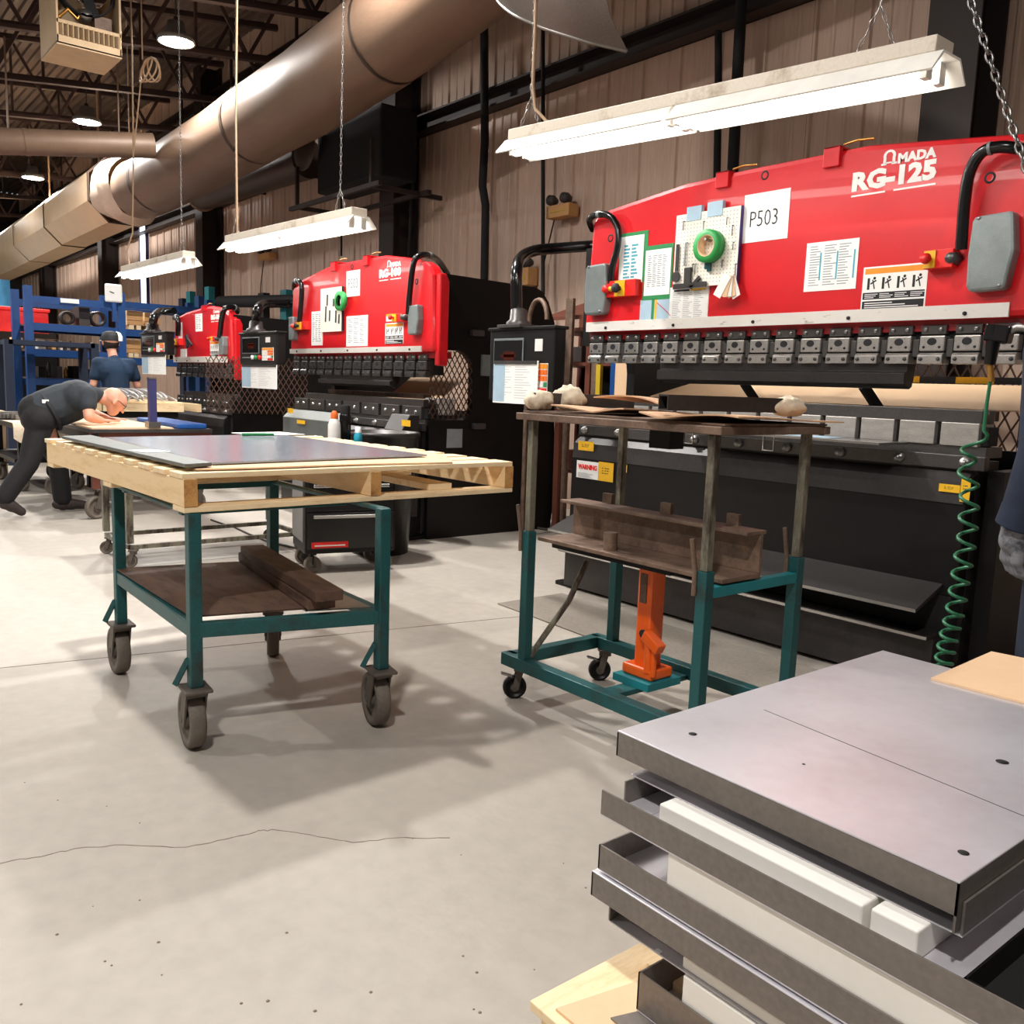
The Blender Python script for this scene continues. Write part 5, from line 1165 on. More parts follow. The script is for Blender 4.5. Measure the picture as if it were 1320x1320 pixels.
def head(m, c, fwd, up, r=.1):
    c = Vector(c); f = Vector(fwd).normalized(); u = Vector(up).normalized(); s = f.cross(u)
    cap(m, c+u*.03-f*.02, c+u*.03+f*.015, .095, .09); cap(m, c-u*.035+f*.03, c-u*.065+f*.045, .068, .05)
    cap(m, c+f*.095+u*.005, c+f*.118-u*.02, .012, .016)       # nose
    cap(m, c+f*.085-u*.05-s*.02, c+f*.085-u*.05+s*.02, .012)  # mouth
    cap(m, c+f*.082+u*.028-s*.035, c+f*.082+u*.028+s*.035, .014)  # brow
    for q in (-1, 1): cap(m, c+s*q*.09+u*.015-f*.005, c+s*q*.098-u*.025-f*.01, .016, .012)
def shoe(m, ankle, toe, h=.05):
    ankle = Vector(ankle); toe = Vector(toe); d = toe-ankle; hz = Vector((d.x, d.y, d.z)); 
    cap(m, ankle+Vector((0, 0, .02)), ankle-Vector((0, 0, .035)), .055, .055); cap(m, ankle-hz*.25+Vector((0, 0, -.045)), ankle+hz*.4+Vector((0, 0, -.02)), .042, .05); cap(m, ankle+hz*.3+Vector((0, 0, -.015)), toe, .05, .038)
# --- man bending over the far table
bx_ = -8.6
V = lambda y, z, dx=0: Vector((bx_+dx, y, z))
Pn = thing('person', 'bald person in black polo and work trousers bending over a table', 'person', (bx_, 1.75, 0))
hip = V(1.68, .88); chest = V(1.97, 1.03); nk = V(2.13, 1.045); hd = V(2.285, .985)
rs, re_, rw = V(2.02, 1.045, .19), V(2.015, .865, .27), V(2.125, .828, .2)
ls, le, lw = V(2.03, 1.04, -.19), V(2.12, .90, -.28), V(2.28, .828, -.2)
rk, ra, rt = V(1.56, .46, .12), V(1.37, .16, .12), V(1.49, .045, .12)
lk, la, lt = V(1.83, .47, -.1), V(1.86, .095, -.1), V(2.05, .045, -.1)
hf = Vector((0, .78, -.62)); hu = Vector((0, .62, .78))
m = MB(); cap(m, hip, V(1.85, .95), .13, .13); cap(m, V(1.85, .95), chest, .14, .14); cap(m, chest, nk, .1, .06); cap(m, nk, hd, .058, .055); head(m, hd, hf, hu)
for s_, e_, w_ in ((rs, re_, rw), (ls, le, lw)):
    cap(m, chest, s_, .08, .06); cap(m, s_, e_, .056, .046); cap(m, e_, w_, .047, .032)
    hand(m, w_, Vector((-.3 if w_ is rw else .3, .9, -.03)), (0, 0, 1), (1 if w_ is lw else -1, .2, 0), curl=.06)
for k_, a_ in ((rk, ra), (lk, la)): cap(m, hip, k_, .09, .06); cap(m, k_, a_, .058, .04)
bo = fuse(m, 'body', 'skin', Pn, .009, 4)
m = MB(); cap(m, V(1.72, .90), V(1.88, .97), .175, .175); cap(m, V(1.88, .965), V(2.0, 1.02), .175, .155); cap(m, chest+Vector((.1, 0, 0)), chest-Vector((.1, 0, 0)), .14); cap(m, V(1.79, .875), V(1.96, .945), .13, .135); cap(m, V(2.06, 1.04), nk+Vector((0, .015, 0)), .1, .072)
for s_, e_ in ((rs, re_), (ls, le)): cap(m, chest+Vector((0, .02, .03)), s_, .12, .085); cap(m, s_, s_.lerp(e_, .45), .085, .076)
fuse(m, 'polo_shirt', 'poloblack', Pn, .012, 5)
m = MB(); cap(m, V(1.66, .90), V(1.74, .90), .148, .15); cap(m, hip+Vector((.08, -.02, -.05)), hip+Vector((-.08, 0, -.05)), .14)
for k_, a_, q in ((rk, ra, .07), (lk, la, -.07)): cap(m, hip+Vector((q, 0, -.06)), k_, .115, .085); cap(m, k_, a_+Vector((0, 0, .02)), .085, .078)
tr = fuse(m, 'trousers', 'trousers', Pn, .012, 4)
m = MB(); c = V(1.755, .895); d = Vector((0, .87, .45)).normalized(); u = d.cross(Vector((1, 0, 0)))
m.tube([c+Vector((1, 0, 0))*.178*math.cos(a)+u*.172*math.sin(a) for a in (2*PI*k/24 for k in range(24))], .018, 6, closed=True); m.build('belt', 'ink', tr)
MB().box(V(1.70, .985, .15), (.02, .05, .03)).build('pocket_tab', 'paper', tr)
m = MB(); shoe(m, ra, rt); fuse(m, 'shoe', 'boot', Pn, .009, 3); m = MB(); shoe(m, la, lt); fuse(m, 'shoe', 'boot', Pn, .009, 3)
m = MB(); s = hf.cross(hu).normalized()
for q in (-1, 1):
    c = hd+hf*.1+hu*.022+s*q*.034; m.tube([c+s*.026*math.cos(a)+hu*.02*math.sin(a) for a in (2*PI*k/10 for k in range(10))], .003, 4, closed=True); m.tube([c+s*q*.026, hd+s*q*.1+hu*.025+hf*.02, hd+s*q*.1+hu*.015-hf*.01], .003, 4)
m.build('glasses', 'ink', Pn)
m = MB(); m.grid(12, 5, lambda u, v: hd+hu*.0+(s*math.cos(PI*u)*.101-hf*math.sin(PI*u)*.112)+hu*(-.05+.07*v))
pass
# --- person seen from behind in a dark blue tee shirt
x = -12.2; c = P(150, 500, x=x); cy = P(149, 470, x=x).y
Q = thing('person', 'person in a dark blue tee shirt and white and black cap seen from behind', 'person', (x, cy, 0))
V2 = lambda dy, z, dx=0: Vector((x+dx, cy+dy, z))
zh = P(147, 442, x=x).z; zs = zh-.24
hd2 = V2(-.02, zh, -.12)
m = MB(); cap(m, V2(0, .92), V2(0, zs-.1, -.05), .13, .14); cap(m, V2(0, zs-.05, -.06), hd2, .06, .055); head(m, hd2, (-1, 0, -.15), (-.15, 0, 1))
for q in (-1, 1):
    S_, E_, W_2 = V2(q*.19, zs-.02, -.05), V2(q*.27, zs-.30, -.02), V2(q*.30, zs-.42, -.25)
    cap(m, V2(0, zs-.06, -.05), S_, .08, .06); cap(m, S_, E_, .055, .045); cap(m, E_, W_2, .045, .032); hand(m, W_2, (-1, 0, -.3), (0, 0, 1), (0, -q, 0), curl=.3)
    cap(m, V2(q*.08, .9), V2(q*.11, .5, -.02), .085, .06); cap(m, V2(q*.11, .5, -.02), V2(q*.12, .1), .058, .04)
fuse(m, 'body', 'skin', Q, .01, 4)
m = MB(); cap(m, V2(-.05, .95), V2(.05, .95), .155); cap(m, V2(0, .95), V2(0, zs-.12, -.03), .165, .17); cap(m, V2(-.1, zs-.12, -.04), V2(.1, zs-.12, -.04), .15); cap(m, V2(0, zs-.05, -.05), V2(0, zs+.02, -.06), .1, .075)
for q in (-1, 1): cap(m, V2(0, zs-.06, -.05), V2(q*.19, zs-.03, -.05), .11, .09); cap(m, V2(q*.19, zs-.03, -.05), V2(q*.245, zs-.19, -.03), .082, .072)
fuse(m, 'tee_shirt', 'teeblue', Q, .012, 5)
m = MB(); cap(m, V2(-.06, .9), V2(.06, .9), .15)
for q in (-1, 1): cap(m, V2(q*.08, .88), V2(q*.11, .5, -.02), .11, .085); cap(m, V2(q*.11, .5, -.02), V2(q*.12, .1), .085, .075)
fuse(m, 'trousers', 'trousers', Q, .012, 4)
for q in (-1, 1): m = MB(); shoe(m, V2(q*.12, .095), V2(q*.13, .045, -.19)); fuse(m, 'shoe', 'boot', Q, .01, 3)
m = MB(); m.ball(hd2+Vector((.0, 0, -.0)), .106, 16, sq=(1, .95, .9)); fuse(m, 'hair', 'hair', Q, .012, 2)
m = MB(); m.lathe(hd2+Vector((0, 0, .045)), [(.112, -.02), (.112, .04), (.09, .085), (.04, .105), (0, .108)], 20); cp = m.build('cap', 'ink', Q)
m = MB(); m.lathe(hd2+Vector((.004, .03, .045)), [(.113, -.018), (.113, .04), (.092, .085), (.06, .1)], 20)
m.f = [f for f in m.f if sum(m.v[i].y for i in f)/len(f) > hd2.y+.055]; m.sm = m.sm[:len(m.f)]; m.mi = m.mi[:len(m.f)]; m.build('white_panel', 'paper', cp)
MB().box(hd2+Vector((-.15, 0, .03)), (.12, .16, .01)).build('cap_brim', 'paper', cp)
# --- person at the right edge, navy overalls and grey gloves
G = P(1293, 690, y=2.8); d_in = Vector((.63, .78, 0)); fw = Vector((-.55, .83, 0)).normalized(); fw = Vector((-.75, .66, 0)).normalized(); sd = Vector((.66, .75, 0))
O = Vector((G.x, G.y, 0))+sd*.30
N_ = thing('person', 'person in navy overalls with grey work gloves beside the largest press', 'person', O)
U = lambda s, f, z: O+sd*s+fw*f+Vector((0, 0, z))
hd3 = U(.02, .03, 1.63)
arms = []
wr_ = Vector((G.x, G.y, .885))+sd*.04
arms.append((U(-.2, 0, 1.40), Vector((G.x, G.y, 1.12))+sd*.075-fw*.05, wr_)); arms.append((U(.2, 0, 1.40), U(.27, -.03, 1.12), U(.29, .05, .9)))
m = MB(); cap(m, U(0, 0, .93), U(0, 0, 1.3), .13, .14); cap(m, U(0, 0, 1.35), hd3, .065, .055); head(m, hd3, fw+Vector((0, 0, -.3)), fw*.3+Vector((0, 0, 1)))
for S_, E_, W3 in arms: cap(m, U(0, 0, 1.36), S_, .08, .06); cap(m, S_, E_, .05, .042); cap(m, E_, W3, .042, .032); hand(m, W3, (fw.x*.15, fw.y*.15, -1), sd*(-1 if W3 is wr_ else 1), fw, curl=.5)
for q in (-1, 1): cap(m, U(q*.09, 0, .9), U(q*.11, .01, .5), .085, .06); cap(m, U(q*.11, .01, .5), U(q*.12, -.02, .1), .058, .04)
fuse(m, 'body', 'skin', N_, .01, 3)
m = MB(); cap(m, U(-.05, 0, .95), U(.05, 0, .95), .165); cap(m, U(0, 0, .95), U(0, 0, 1.28), .165, .175); cap(m, U(-.1, 0, 1.3), U(.1, 0, 1.3), .15); cap(m, U(0, 0, 1.38), U(0, .01, 1.45), .11, .085)
for S_, E_, W3 in arms: cap(m, U(0, 0, 1.34), S_, .12, .095); cap(m, S_, E_, .092, .078); cap(m, E_, E_.lerp(W3, .85), .078, .062)
fuse(m, 'jacket', 'navy', N_, .011, 5)
for S_, E_, W3 in arms:
    c = E_.lerp(W3, .86); d = (W3-E_).normalized(); m = MB(); m.cyl(c-d*.03, c+d*.03, .064, 16); m.build('cuff', 'navy', N_)
m = MB(); cap(m, U(-.06, 0, .92), U(.06, 0, .92), .16)
for q in (-1, 1): cap(m, U(q*.09, 0, .88), U(q*.11, .01, .5), .125, .1); cap(m, U(q*.11, .01, .5), U(q*.12, -.02, .1), .1, .088)
fuse(m, 'trousers', 'navy', N_, .012, 4)
for q in (-1, 1): m = MB(); shoe(m, U(q*.12, -.02, .095), U(q*.13, .18, .045)); fuse(m, 'shoe', 'boot', N_, .01, 3)
m = MB(); m.ball(hd3+Vector((0, 0, .02)), .108, 16, sq=(1, 1, .95)); m.v = [v-fw*.012 for v in m.v]; fuse(m, 'hair', 'hair', N_, .012, 2)
for S_, E_, W3 in arms:
    m = MB(); hd_ = Vector((fw.x*.15, fw.y*.15, -1)).normalized(); cap(m, W3-hd_*.05, W3+hd_*.04, .042, .046); out = sd*(-1 if W3 is wr_ else 1)
    f_ = hd_; s2 = fw
    for k in range(4):
        o_ = (k-1.5)*.024; b_ = W3+f_*.10+s2*o_; cap(m, W3+f_*.02+s2*o_*.7, b_, .022, .018); p = b_; a_ = 0
        for j in range(3):
            a_ += .45 if j == 0 else .75; dd = f_*math.cos(a_)-out*math.sin(a_); q_ = p+dd*(.042, .03, .024)[j]*(1.0, 1.1, 1.05, .88)[k]; cap(m, p, q_, .0135, .0125); p = q_
    a = W3+f_*.03+s2*.04; b = a+(f_*.8+s2*.45-out*.3).normalized()*.05; c = b+(f_*.9-out*.5).normalized()*.04; cap(m, a, b, .019, .016); cap(m, b, c, .016, .014)
    fuse(m, 'glove', 'glove', N_, .006, 4)
# ------------------------------------------------------------------ green coiled air hose with gun
yh = 3.3
H_ = thing('air_hose', 'green coiled air hose with a black blow gun hanging at the largest press', 'air hose', P(1215, 880, y=yh))
ctl = [(1262, 560), (1246, 590), (1250, 640), (1247, 690), (1239, 740), (1231, 790), (1221, 830), (1214, 868)]
def hp(t):
    t *= len(ctl)-1; i = min(int(t), len(ctl)-2); f = t-i; return P(ctl[i][0]*(1-f)+ctl[i+1][0]*f, ctl[i][1]*(1-f)+ctl[i+1][1]*f, y=yh)
pts = [P(1278, 482, y=yh), P(1272, 520, y=yh), P(1268, 555, y=yh)]
N = 260
for k in range(N):
    t = k/N; turns = 14*(t**1.35); c = hp(t); r = .036; pts.append(c+Vector((r*.8*math.cos(2*PI*turns), r*math.sin(2*PI*turns), 0)))
MB().tube(pts, .0065, 7).build('coil', 'hosegreen', H_)
a = P(1278, 492, y=yh); b = P(1276, 468, y=yh); MB().cyl(a, b, .011, 10).build('brass_fitting', 'brass', H_)
m = MB(); g0 = P(1276, 470, y=yh); g1 = P(1283, 420, y=yh); m.tube([g0, g0.lerp(g1, .5), g1], [.018, .024, .028], 12)
m.bar(P(1272, 428, y=yh), P(1304, 432, y=yh), .05, .06); m.build('gun_body', 'blackgloss', H_, .006)
m = MB(); m.tube([P(1300, 428, y=yh), P(1312, 422, y=yh), P(1330, 424, y=yh)], .014, 8); m.build('gun_pipe', 'steel', H_)
m = MB(); m.bar(P(1272, 428, y=yh), P(1276, 452, y=yh), .012, .02); m.build('trigger', 'redbtn', H_)

# ------------------------------------------------------------------ man's table
zt3 = .775
TB = thing('layout_table', 'dark table on casters that the bending person leans on', 'table', (-8.9, 2.4, 0))
A = P(108, 552, z=zt3); tx0, tx1, ty0, ty1 = -10.0, -7.95, 1.93, 2.95
MB().bb((tx0, ty0, zt3-.03), (tx1, ty1, zt3)).build('table_top', 'darksteel', TB)
MB().bb((tx0, ty0+.02, zt3-.10), (tx1, ty0+.06, zt3-.03)).build('apron', 'black', TB); MB().bb((tx1-.06, ty0, zt3-.10), (tx1-.02, ty1, zt3-.03)).build('apron', 'rack', TB)
for i, (x, y) in enumerate(((-8.12, 2.0), (-8.12, 2.85), (-9.85, 2.05), (-9.85, 2.85))):
    MB().bb((x-.03, y-.03, .26), (x+.03, y+.03, zt3-.03)).build('leg', 'rack', TB); caster(TB, (x, y), .1, .05, 1.9 if i < 2 else 1.2, ztop=.26)
solo(MB().bb((-9.8, 1.95, zt3+.0005), (-8.0, 2.62, zt3+.012)), 'cardboard_sheet', 'cardboard', 'tan board lying on the table of the bending person', 'cardboard', (-8.9, 2.3, zt3+.0005))
q = P(262, 552, z=zt3+.03); solo(MB().bb((-9.2, 2.66, zt3), (-8.0, 2.92, zt3+.045)), 'blue_tray', 'bluebox', 'long blue tray at the end of the far table', 'tray', (-8.6, 2.8, zt3), .01)
# post with clamp foot standing at the near edge of that table
q = P(197, 556, y=2.3); pz_ = P(197, 556, y=2.3)
cpx = -8.05; b = P(197, 556, x=cpx); tp_ = P(197, 489, x=cpx)
PT = thing('stop_post', 'dark blue square post with a steel collar standing on the far table', 'post', (b.x, b.y, zt3+.0125))
MB().bb((b.x-.03, b.y-.03, zt3+.0125), (b.x+.03, b.y+.03, tp_.z)).build('post_tube', 'purple', PT); MB().bb((b.x-.06, b.y-.05, zt3+.0125), (b.x+.06, b.y+.05, zt3+.06)).build('collar', 'steel', PT); MB().bb((b.x-.032, b.y-.032, tp_.z), (b.x+.032, b.y+.032, tp_.z+.015)).build('cap', 'steel', PT)
# low grey frame trolley behind the work table
FT = thing('frame_trolley', 'low trolley of pale square tubes seen beneath the work table', 'trolley', (-6.2, 2.1, 0))
a1 = P(176, 712, z=.12); a2 = P(203, 728, z=.12); b1 = P(325, 706, z=.12)
fx0, fx1, fy0, fy1 = -6.5, -5.95, 1.66, 2.85
for y in (fy0, fy1): MB().bb((fx0, y-.014, .12), (fx1, y+.014, .148)).build('rail', 'postworn', FT)
for x in (fx0, fx1): MB().bb((x-.014, fy0, .12), (x+.014, fy1, .148)).build('cross_rail', 'postworn', FT)
for x, y in ((fx0, fy0), (fx1, fy0), (fx0, fy1), (fx1, fy1)): MB().bb((x-.02, y-.02, .16), (x+.02, y+.02, .58)).build('upright', 'postworn', FT); caster(FT, (x, y), .045, .03, 1.0, ztop=.12)
MB().bb((fx0-.03, fy0-.03, .58), (fx1+.03, fy1+.03, .62)).build('deck', 'darksteel', FT)
# dark cart behind the bending person with pallet of metal strips
BC = thing('parts_cart', 'dark cart behind the bending person carrying a pallet', 'cart', (-10.8, 1.6, 0))
cz = .70
MB().bb((-11.6, 1.75, cz-.4), (-10.2, 2.45, cz-.36)).build('lower_deck', 'black', BC); MB().bb((-11.6, 1.75, cz-.05), (-10.2, 2.45, cz)).build('deck', 'black', BC)
for x in (-11.5, -10.3):
    for y in (1.83, 2.36): MB().bb((x-.03, y-.03, .2), (x+.03, y+.03, cz-.05)).build('leg', 'black', BC); caster(BC, (x, y), .085, .05, .4, ztop=.2)
FB = thing('pallet', 'small pine pallet with metal strips behind the bending person', 'pallet', (-10.8, 3.1, .66))
a = P(180, 520, x=-10.3); zq = a.z
fy = (P(170, 520, x=-10.3).y, P(237, 520, x=-10.3).y)
for k in range(3): y = fy[0]-.3+k*(fy[1]-fy[0]+.45)/2; MB().bb((-11.3, y, zq-.09), (-10.3, y+.05, zq)).build('stringer', 'wood', FB)
MB().bb((-10.34, fy[0]-.3, zq-.09), (-10.3, fy[1], zq-.005)).build('end_board', 'woody', FB)
for k in range(5): MB().bb((-11.3+k*.22, fy[0]-.3, zq), (-11.2+k*.22, fy[1], zq+.018)).build('top_board', 'woody', FB)
ST = thing('far_stand', 'dark steel stand under the pallet of metal strips', 'stand', (-10.8, fy[0], 0))
MB().bb((-11.3, fy[0]-.27, zq-.16), (-10.35, fy[1]-.05, zq-.092)).build('stand_top', 'black', ST)
for x in (-11.2, -10.45):
    for y in (fy[0]-.4, fy[1]-.1): MB().bb((x-.04, y-.04, 0), (x+.04, y+.04, zq-.16)).build('leg', 'black', ST)
rnd = random.Random(4)
for k in range(22):
    lay, col = divmod(k, 8); L = .8+.06*(k % 3); x0_ = -11.25+.03*(k % 4); dy = (.10, -.08, .05)[lay]
    y = fy[0]-.18+(fy[1]-fy[0]+.12)*(col+.5)/8-dy*.5; z = zq+.034+.032*lay; m = MB()
    m.tube([(-11.25+L*u, y+dy*u, z+.2*u*(1-u)) for u in (i/8*.999 for i in range(9))], .012, 4, smooth=False); solo(m, 'metal_strip', 'strip', 'bent bright metal strip heaped on the small far pallet', 'metal strip', (-11.25, y, z-.012), group='metal strips on the far pallet')
CB = thing('carton', 'tall tan cardboard carton at the left behind the bending person', 'carton', (-11.4, P(6, 560, x=-11.4).y, 0))
a = P(-40, 530, x=-11.65); c = P(10, 600, x=-11.65); MB().bb((-12.5, a.y, 0), (-11.65, c.y, P(5, 530, x=-11.65).z)).build('box', 'cardboard', CB)
MB().bb((-11.653, (a.y+c.y)/2-.02, 0), (-11.648, (a.y+c.y)/2+.02, P(5, 530, x=-11.65).z)).build('tape_seam', 'cardedge', CB)
DR = thing('dust_sheet', 'pale cloth draped over the parts cart edge', 'cloth', (-10.3, 1.8, cz))
a = P(5, 520, x=-10.15); b = P(45, 520, x=-10.15); m = MB(); m.grid(14, 8, lambda u, v: (-10.7+.56*min(v*1.5, 1)+.012*math.sin(u*20), 1.74+u*.6, cz+.012-(.0 if v < .66 else (v-.66)*.45*(1+.4*math.sin(u*9)))), thick=(.004, 0, .004)); m.build('cloth', 'rag', DR)
a_ = P(30, 505, x=-10.6)
for i in range(7): solo(MB().bb((-11.4+.1*i, 1.75+.02*i, cz+.02), (-11.32+.1*i, 2.4, cz+.06+.012*(i % 3))), 'flat_bar', 'steel', 'flat steel bar lying on the parts cart', 'bar', (-11.36+.1*i, 2.0, cz+.02), group='flat bars on the parts cart')
# ------------------------------------------------------------------ blue racks
def rack(x, ya, yb, zt, shelves, label, dep=.9):
    t = thing('storage_rack', label, 'rack', (x-dep/2, (ya+yb)/2, 0))
    for xx in (x, x-dep):
        for y in (ya, yb): MB().bb((xx-.06, y-.05, 0), (xx+.06, y+.05, zt)).build('upright', 'blue', t)
        for z in shelves: MB().bb((xx-.03, ya, z-.06), (xx+.03, yb, z+.04)).build('beam', 'blue', t)
    for z in shelves[:-1]: MB().bb((x-dep+.03, ya+.05, z+.02), (x-.03, yb-.05, z+.045)).build('shelf_board', 'darkwood', t)
    return t
xr_ = -14.0
ya = P(37, 420, x=xr_).y; yb = P(156, 420, x=xr_).y
zr = [P(95, q, x=xr_).z for q in (492, 456, 423, 389)]
rack(xr_, ya, yb, P(37, 368, x=xr_).z, zr, 'nearer blue steel rack with the white gauge on its upright')
yc = P(230, 420, x=xr_-.6).y
zr2 = [P(195, q, x=xr_-.6).z for q in (466, 430, 395)]
rack(xr_-.6, yb+.15, min(yc+1.6, 5.38), P(190, 380, x=xr_-.6).z, zr2, 'blue steel rack holding crates beside the far press')
c = P(147, 378, x=xr_+.125); GA = thing('gauge_dial', 'square white dial gauge on top of the blue rack upright', 'gauge', (c.x, c.y, c.z-.13))
MB().bb((c.x-.05, c.y-.12, c.z-.13), (c.x, c.y+.12, c.z+.13)).build('dial_case', 'plasticwhite', GA, .04); MB().bar((c.x+.003, c.y, c.z), (c.x+.003, c.y-.06, c.z+.02), .012, .004, up=(1, 0, 0)).build('needle', 'ink', GA)
MB().bar((c.x-.03, c.y, c.z-.13), (c.x-.03, c.y, c.z-.4), .05).build('bracket', 'blue', GA)
a = P(90, 388, x=xr_+.07); MB_ = MB().bb((a.x-.003, a.y-.12, a.z-.03), (a.x+.003, a.y+.12, a.z+.03)); solo(MB_, 'rack_sign', 'paper', 'small white load sign on the top beam of the blue rack', 'sign', (a.x, a.y, a.z-.03))
# goods on the rack
rnd = random.Random(12)
def goods(y0, y1, z, x, n, kinds, lab, grp, cat):
    for k in range(n):
        y = y0+(y1-y0)*(k+.5)/n; nm, mt, w, h = kinds[k % len(kinds)]; h *= rnd.uniform(.7, 1.15); w *= rnd.uniform(.8, 1)
        m = MB()
        if nm == 'bin': m.bb((x-.35, y-w/2, z), (x, y+w/2, z+h)); m.bb((x-.002, y-w*.3, z+h*.4), (x+.004, y+w*.3, z+h*.7))
        elif nm == 'jar': m.lathe((x-.15, y, z), [(0, 0), (w*.5, 0), (w*.5, h*.75), (w*.25, h*.85), (w*.25, h), (0, h)], 10)
        elif nm == 'coil':
            for q in range(4): m.tube([(x-.2+.04*q, y+w*.5*math.cos(a), z+.024+w*.5+w*.48*math.sin(a)) for a in (2*PI*i/16 for i in range(16))], .02, 5, closed=True)
        solo(m, {'bin': 'parts_box', 'jar': 'container', 'coil': 'cable_coil'}[nm], mt, str(mt_name.get(mt, mt))+' '+{'bin': 'box', 'jar': 'container', 'coil': 'cable coil'}[nm]+' '+lab, cat, (x-.2, y, z), .004 if nm != 'coil' else 0, grp)
mt_name = {'plasticwhite': 'white', 'blackmatte': 'black', 'crate': 'tan', 'grey': 'grey', 'cardboard': 'tan', 'yellow': 'yellow', 'darksteel': 'steel', 'wire': 'dark', 'rack': 'brown', 'brass': 'brass', 'teal': 'green'}
goods(ya+.1, yb-.3, zr[1]+.046, xr_-.05, 13, [('jar', 'plasticwhite', .05, .14), ('bin', 'grey', .05, .12), ('jar', 'darksteel', .045, .18), ('bin', 'crate', .055, .14), ('jar', 'wire', .05, .16)], 'among small goods on the middle shelf of the gauge rack', 'small goods on the middle rack shelf', 'goods')
goods(ya+.45, yb-.15, zr[2]+.046, xr_-.15, 3, [('coil', 'wire', .2, .3), ('bin', 'wire', .15, .24), ('coil', 'darksteel', .22, .3), ('coil', 'wire', .2, .3)], 'on the upper shelf of the gauge rack', 'cable coils on the upper rack shelf', 'goods')
goods(ya+.1, yb-.1, zr[0]+.046, xr_-.05, 9, [('bin', 'blackmatte', .1, .2), ('jar', 'wire', .07, .22), ('bin', 'darksteel', .09, .16), ('jar', 'brass', .06, .2)], 'on the low shelf of the gauge rack', 'goods on the low rack shelf', 'goods')
for i, (px0, py0, px1, py1, mt, lb) in enumerate(((164, 402, 184, 419, 'crate', 'pine crate left on the upper blue shelf'), (187, 402, 206, 418, 'crate', 'pine crate right on the upper blue shelf'), (163, 436, 181, 452, 'crate', 'pine crate on the shelf left of the far pendant'), (215, 436, 226, 453, 'crate', 'pine crate on the shelf right of the far pendant'))):
    xx = xr_-.7; a = P(px0, py1, x=xx); c = P(px1, py0, x=xx); t = thing('crate', lb, 'crate', (xx-.25, (a.y+c.y)/2, a.z))
    z_ = zr2[1 if i < 2 else 0]+.116; h = c.z-a.z
    for k in range(3): MB().bb((xx-.02, a.y, z_+h*k/3+.004), (xx, c.y, z_+h*(k+1)/3-.004)).build('board', 'crate', t)
    MB().bb((xx-.5, a.y, z_), (xx-.021, c.y, z_+h)).build('box', 'woody', t)
    for y in (a.y+.03, c.y-.1): MB().bb((xx-.5, y, z_-.065), (xx, y+.07, z_)).build('runner', 'woody', t)
a = P(0, 415, x=-15.2); c = P(70, 402, x=-15.2); RB = thing('red_box', 'long red steel box standing behind the blue rack', 'box', (-15.5, (a.y+c.y)/2, a.z-.1))
MB().bb((-16.2, a.y-.5, a.z-.12), (-15.6, c.y, c.z)).build('box', 'redbox', RB, .01); MB().bb((-16.22, a.y-.52, c.z), (-15.57, c.y+.02, c.z+.05)).build('lid', 'redbox', RB, .01)
MB().bb((-16.25, a.y-.6, 0), (-15.6, c.y+.1, a.z-.12)).build('base_cabinet', 'blackmatte', RB)
for k in range(5): y = P(18+14*k, 426, x=-14.9).y; solo(MB().bb((-15.25, y, zr[2]-.284), (-15.05, y+.16, zr[2]-.14)), 'wood_offcut', 'woody', 'pale wood offcut in the row behind the blue rack', 'wood', (-15.05, y, zr[2]-.28), group='wood offcuts in a row')
m = MB().bb((-15.55, P(0, 430, x=-15).y-.4, zr[2]-.36), (-15.0, P(100, 430, x=-15).y, zr[2]-.285)); solo(m, 'plank_shelf', 'crate', 'plank shelf carrying the wood offcuts', 'shelf', (-15.2, P(50, 430, x=-15).y, zr[2]-.36))
BN = thing('far_bench', 'dark blue workbench frame left behind the racks', 'bench', (-13.2, P(20, 500, x=-13.2).y, 0))
yb0 = P(10, 460, x=-13.2).y; yb1 = P(120, 450, x=-13.2).y; zb_ = P(60, 440, x=-13.2).z
MB().bb((-13.8, yb0, zb_-.06), (-13.1, yb1, zb_)).build('bench_beam', 'navy', BN); MB().bb((-13.8, yb0, .5), (-13.1, yb1, .56)).build('bench_shelf', 'black', BN)
for y in (yb0, yb1): MB().bb((-13.2, y-.05, 0), (-13.1, y+.05, zb_)).build('bench_leg', 'navy', BN); MB().bb((-13.8, y-.05, 0), (-13.7, y+.05, zb_)).build('bench_leg', 'navy', BN)
q = P(0, 360, x=-24); c = P(14, 395, x=-24); solo(MB().bb((-24.05, q.y-3, c.z), (-24, c.y, q.z)), 'blue_board', 'blueboard', 'light blue panel far away at the left', 'panel', (-24, q.y-1, c.z))
solo(MB().bb((-24.05, q.y-3, c.z-.5), (-23.98, c.y, c.z)), 'white_board', 'plasticwhite', 'white panel just below the light blue far panel', 'panel', (-24, q.y-1, c.z-.5))
# posts of colour standing behind the presses
for i, (px, py0, py1, mt, lb) in enumerate(((246, 376, 420, 'tealbright', 'thin teal post behind the far press'), (257, 382, 420, 'blue', 'blue post between the two teal posts'), (270, 370, 420, 'tealbright', 'taller teal post behind the far press'), (369, 374, 420, 'tealbright', 'teal post behind the middle pendant arm'), (340, 378, 420, 'ink', 'black post behind the middle pendant arm'), (236, 385, 420, 'navy', 'short navy post left of the teal posts'))):
    a = P(px, py0, y=5.6); solo(MB().bb((a.x-.1, 5.55, 0), (a.x+.1, 5.65, a.z)), 'rack_post', mt, lb, 'post', (a.x, 5.6, 0))
a = P(160, 398, y=5.458); c = P(376, 388, y=5.458); solo(MB().cyl((P(284, 389, y=5.458).x, 5.458, P(284, 389, y=5.458).z), (P(400, 388, y=5.458).x, 5.458, P(400, 388, y=5.458).z), .09, 12), 'black_pipe', 'blackmatte', 'black horizontal pipe behind the middle pendant arm', 'pipe', P(330, 389, y=5.458))
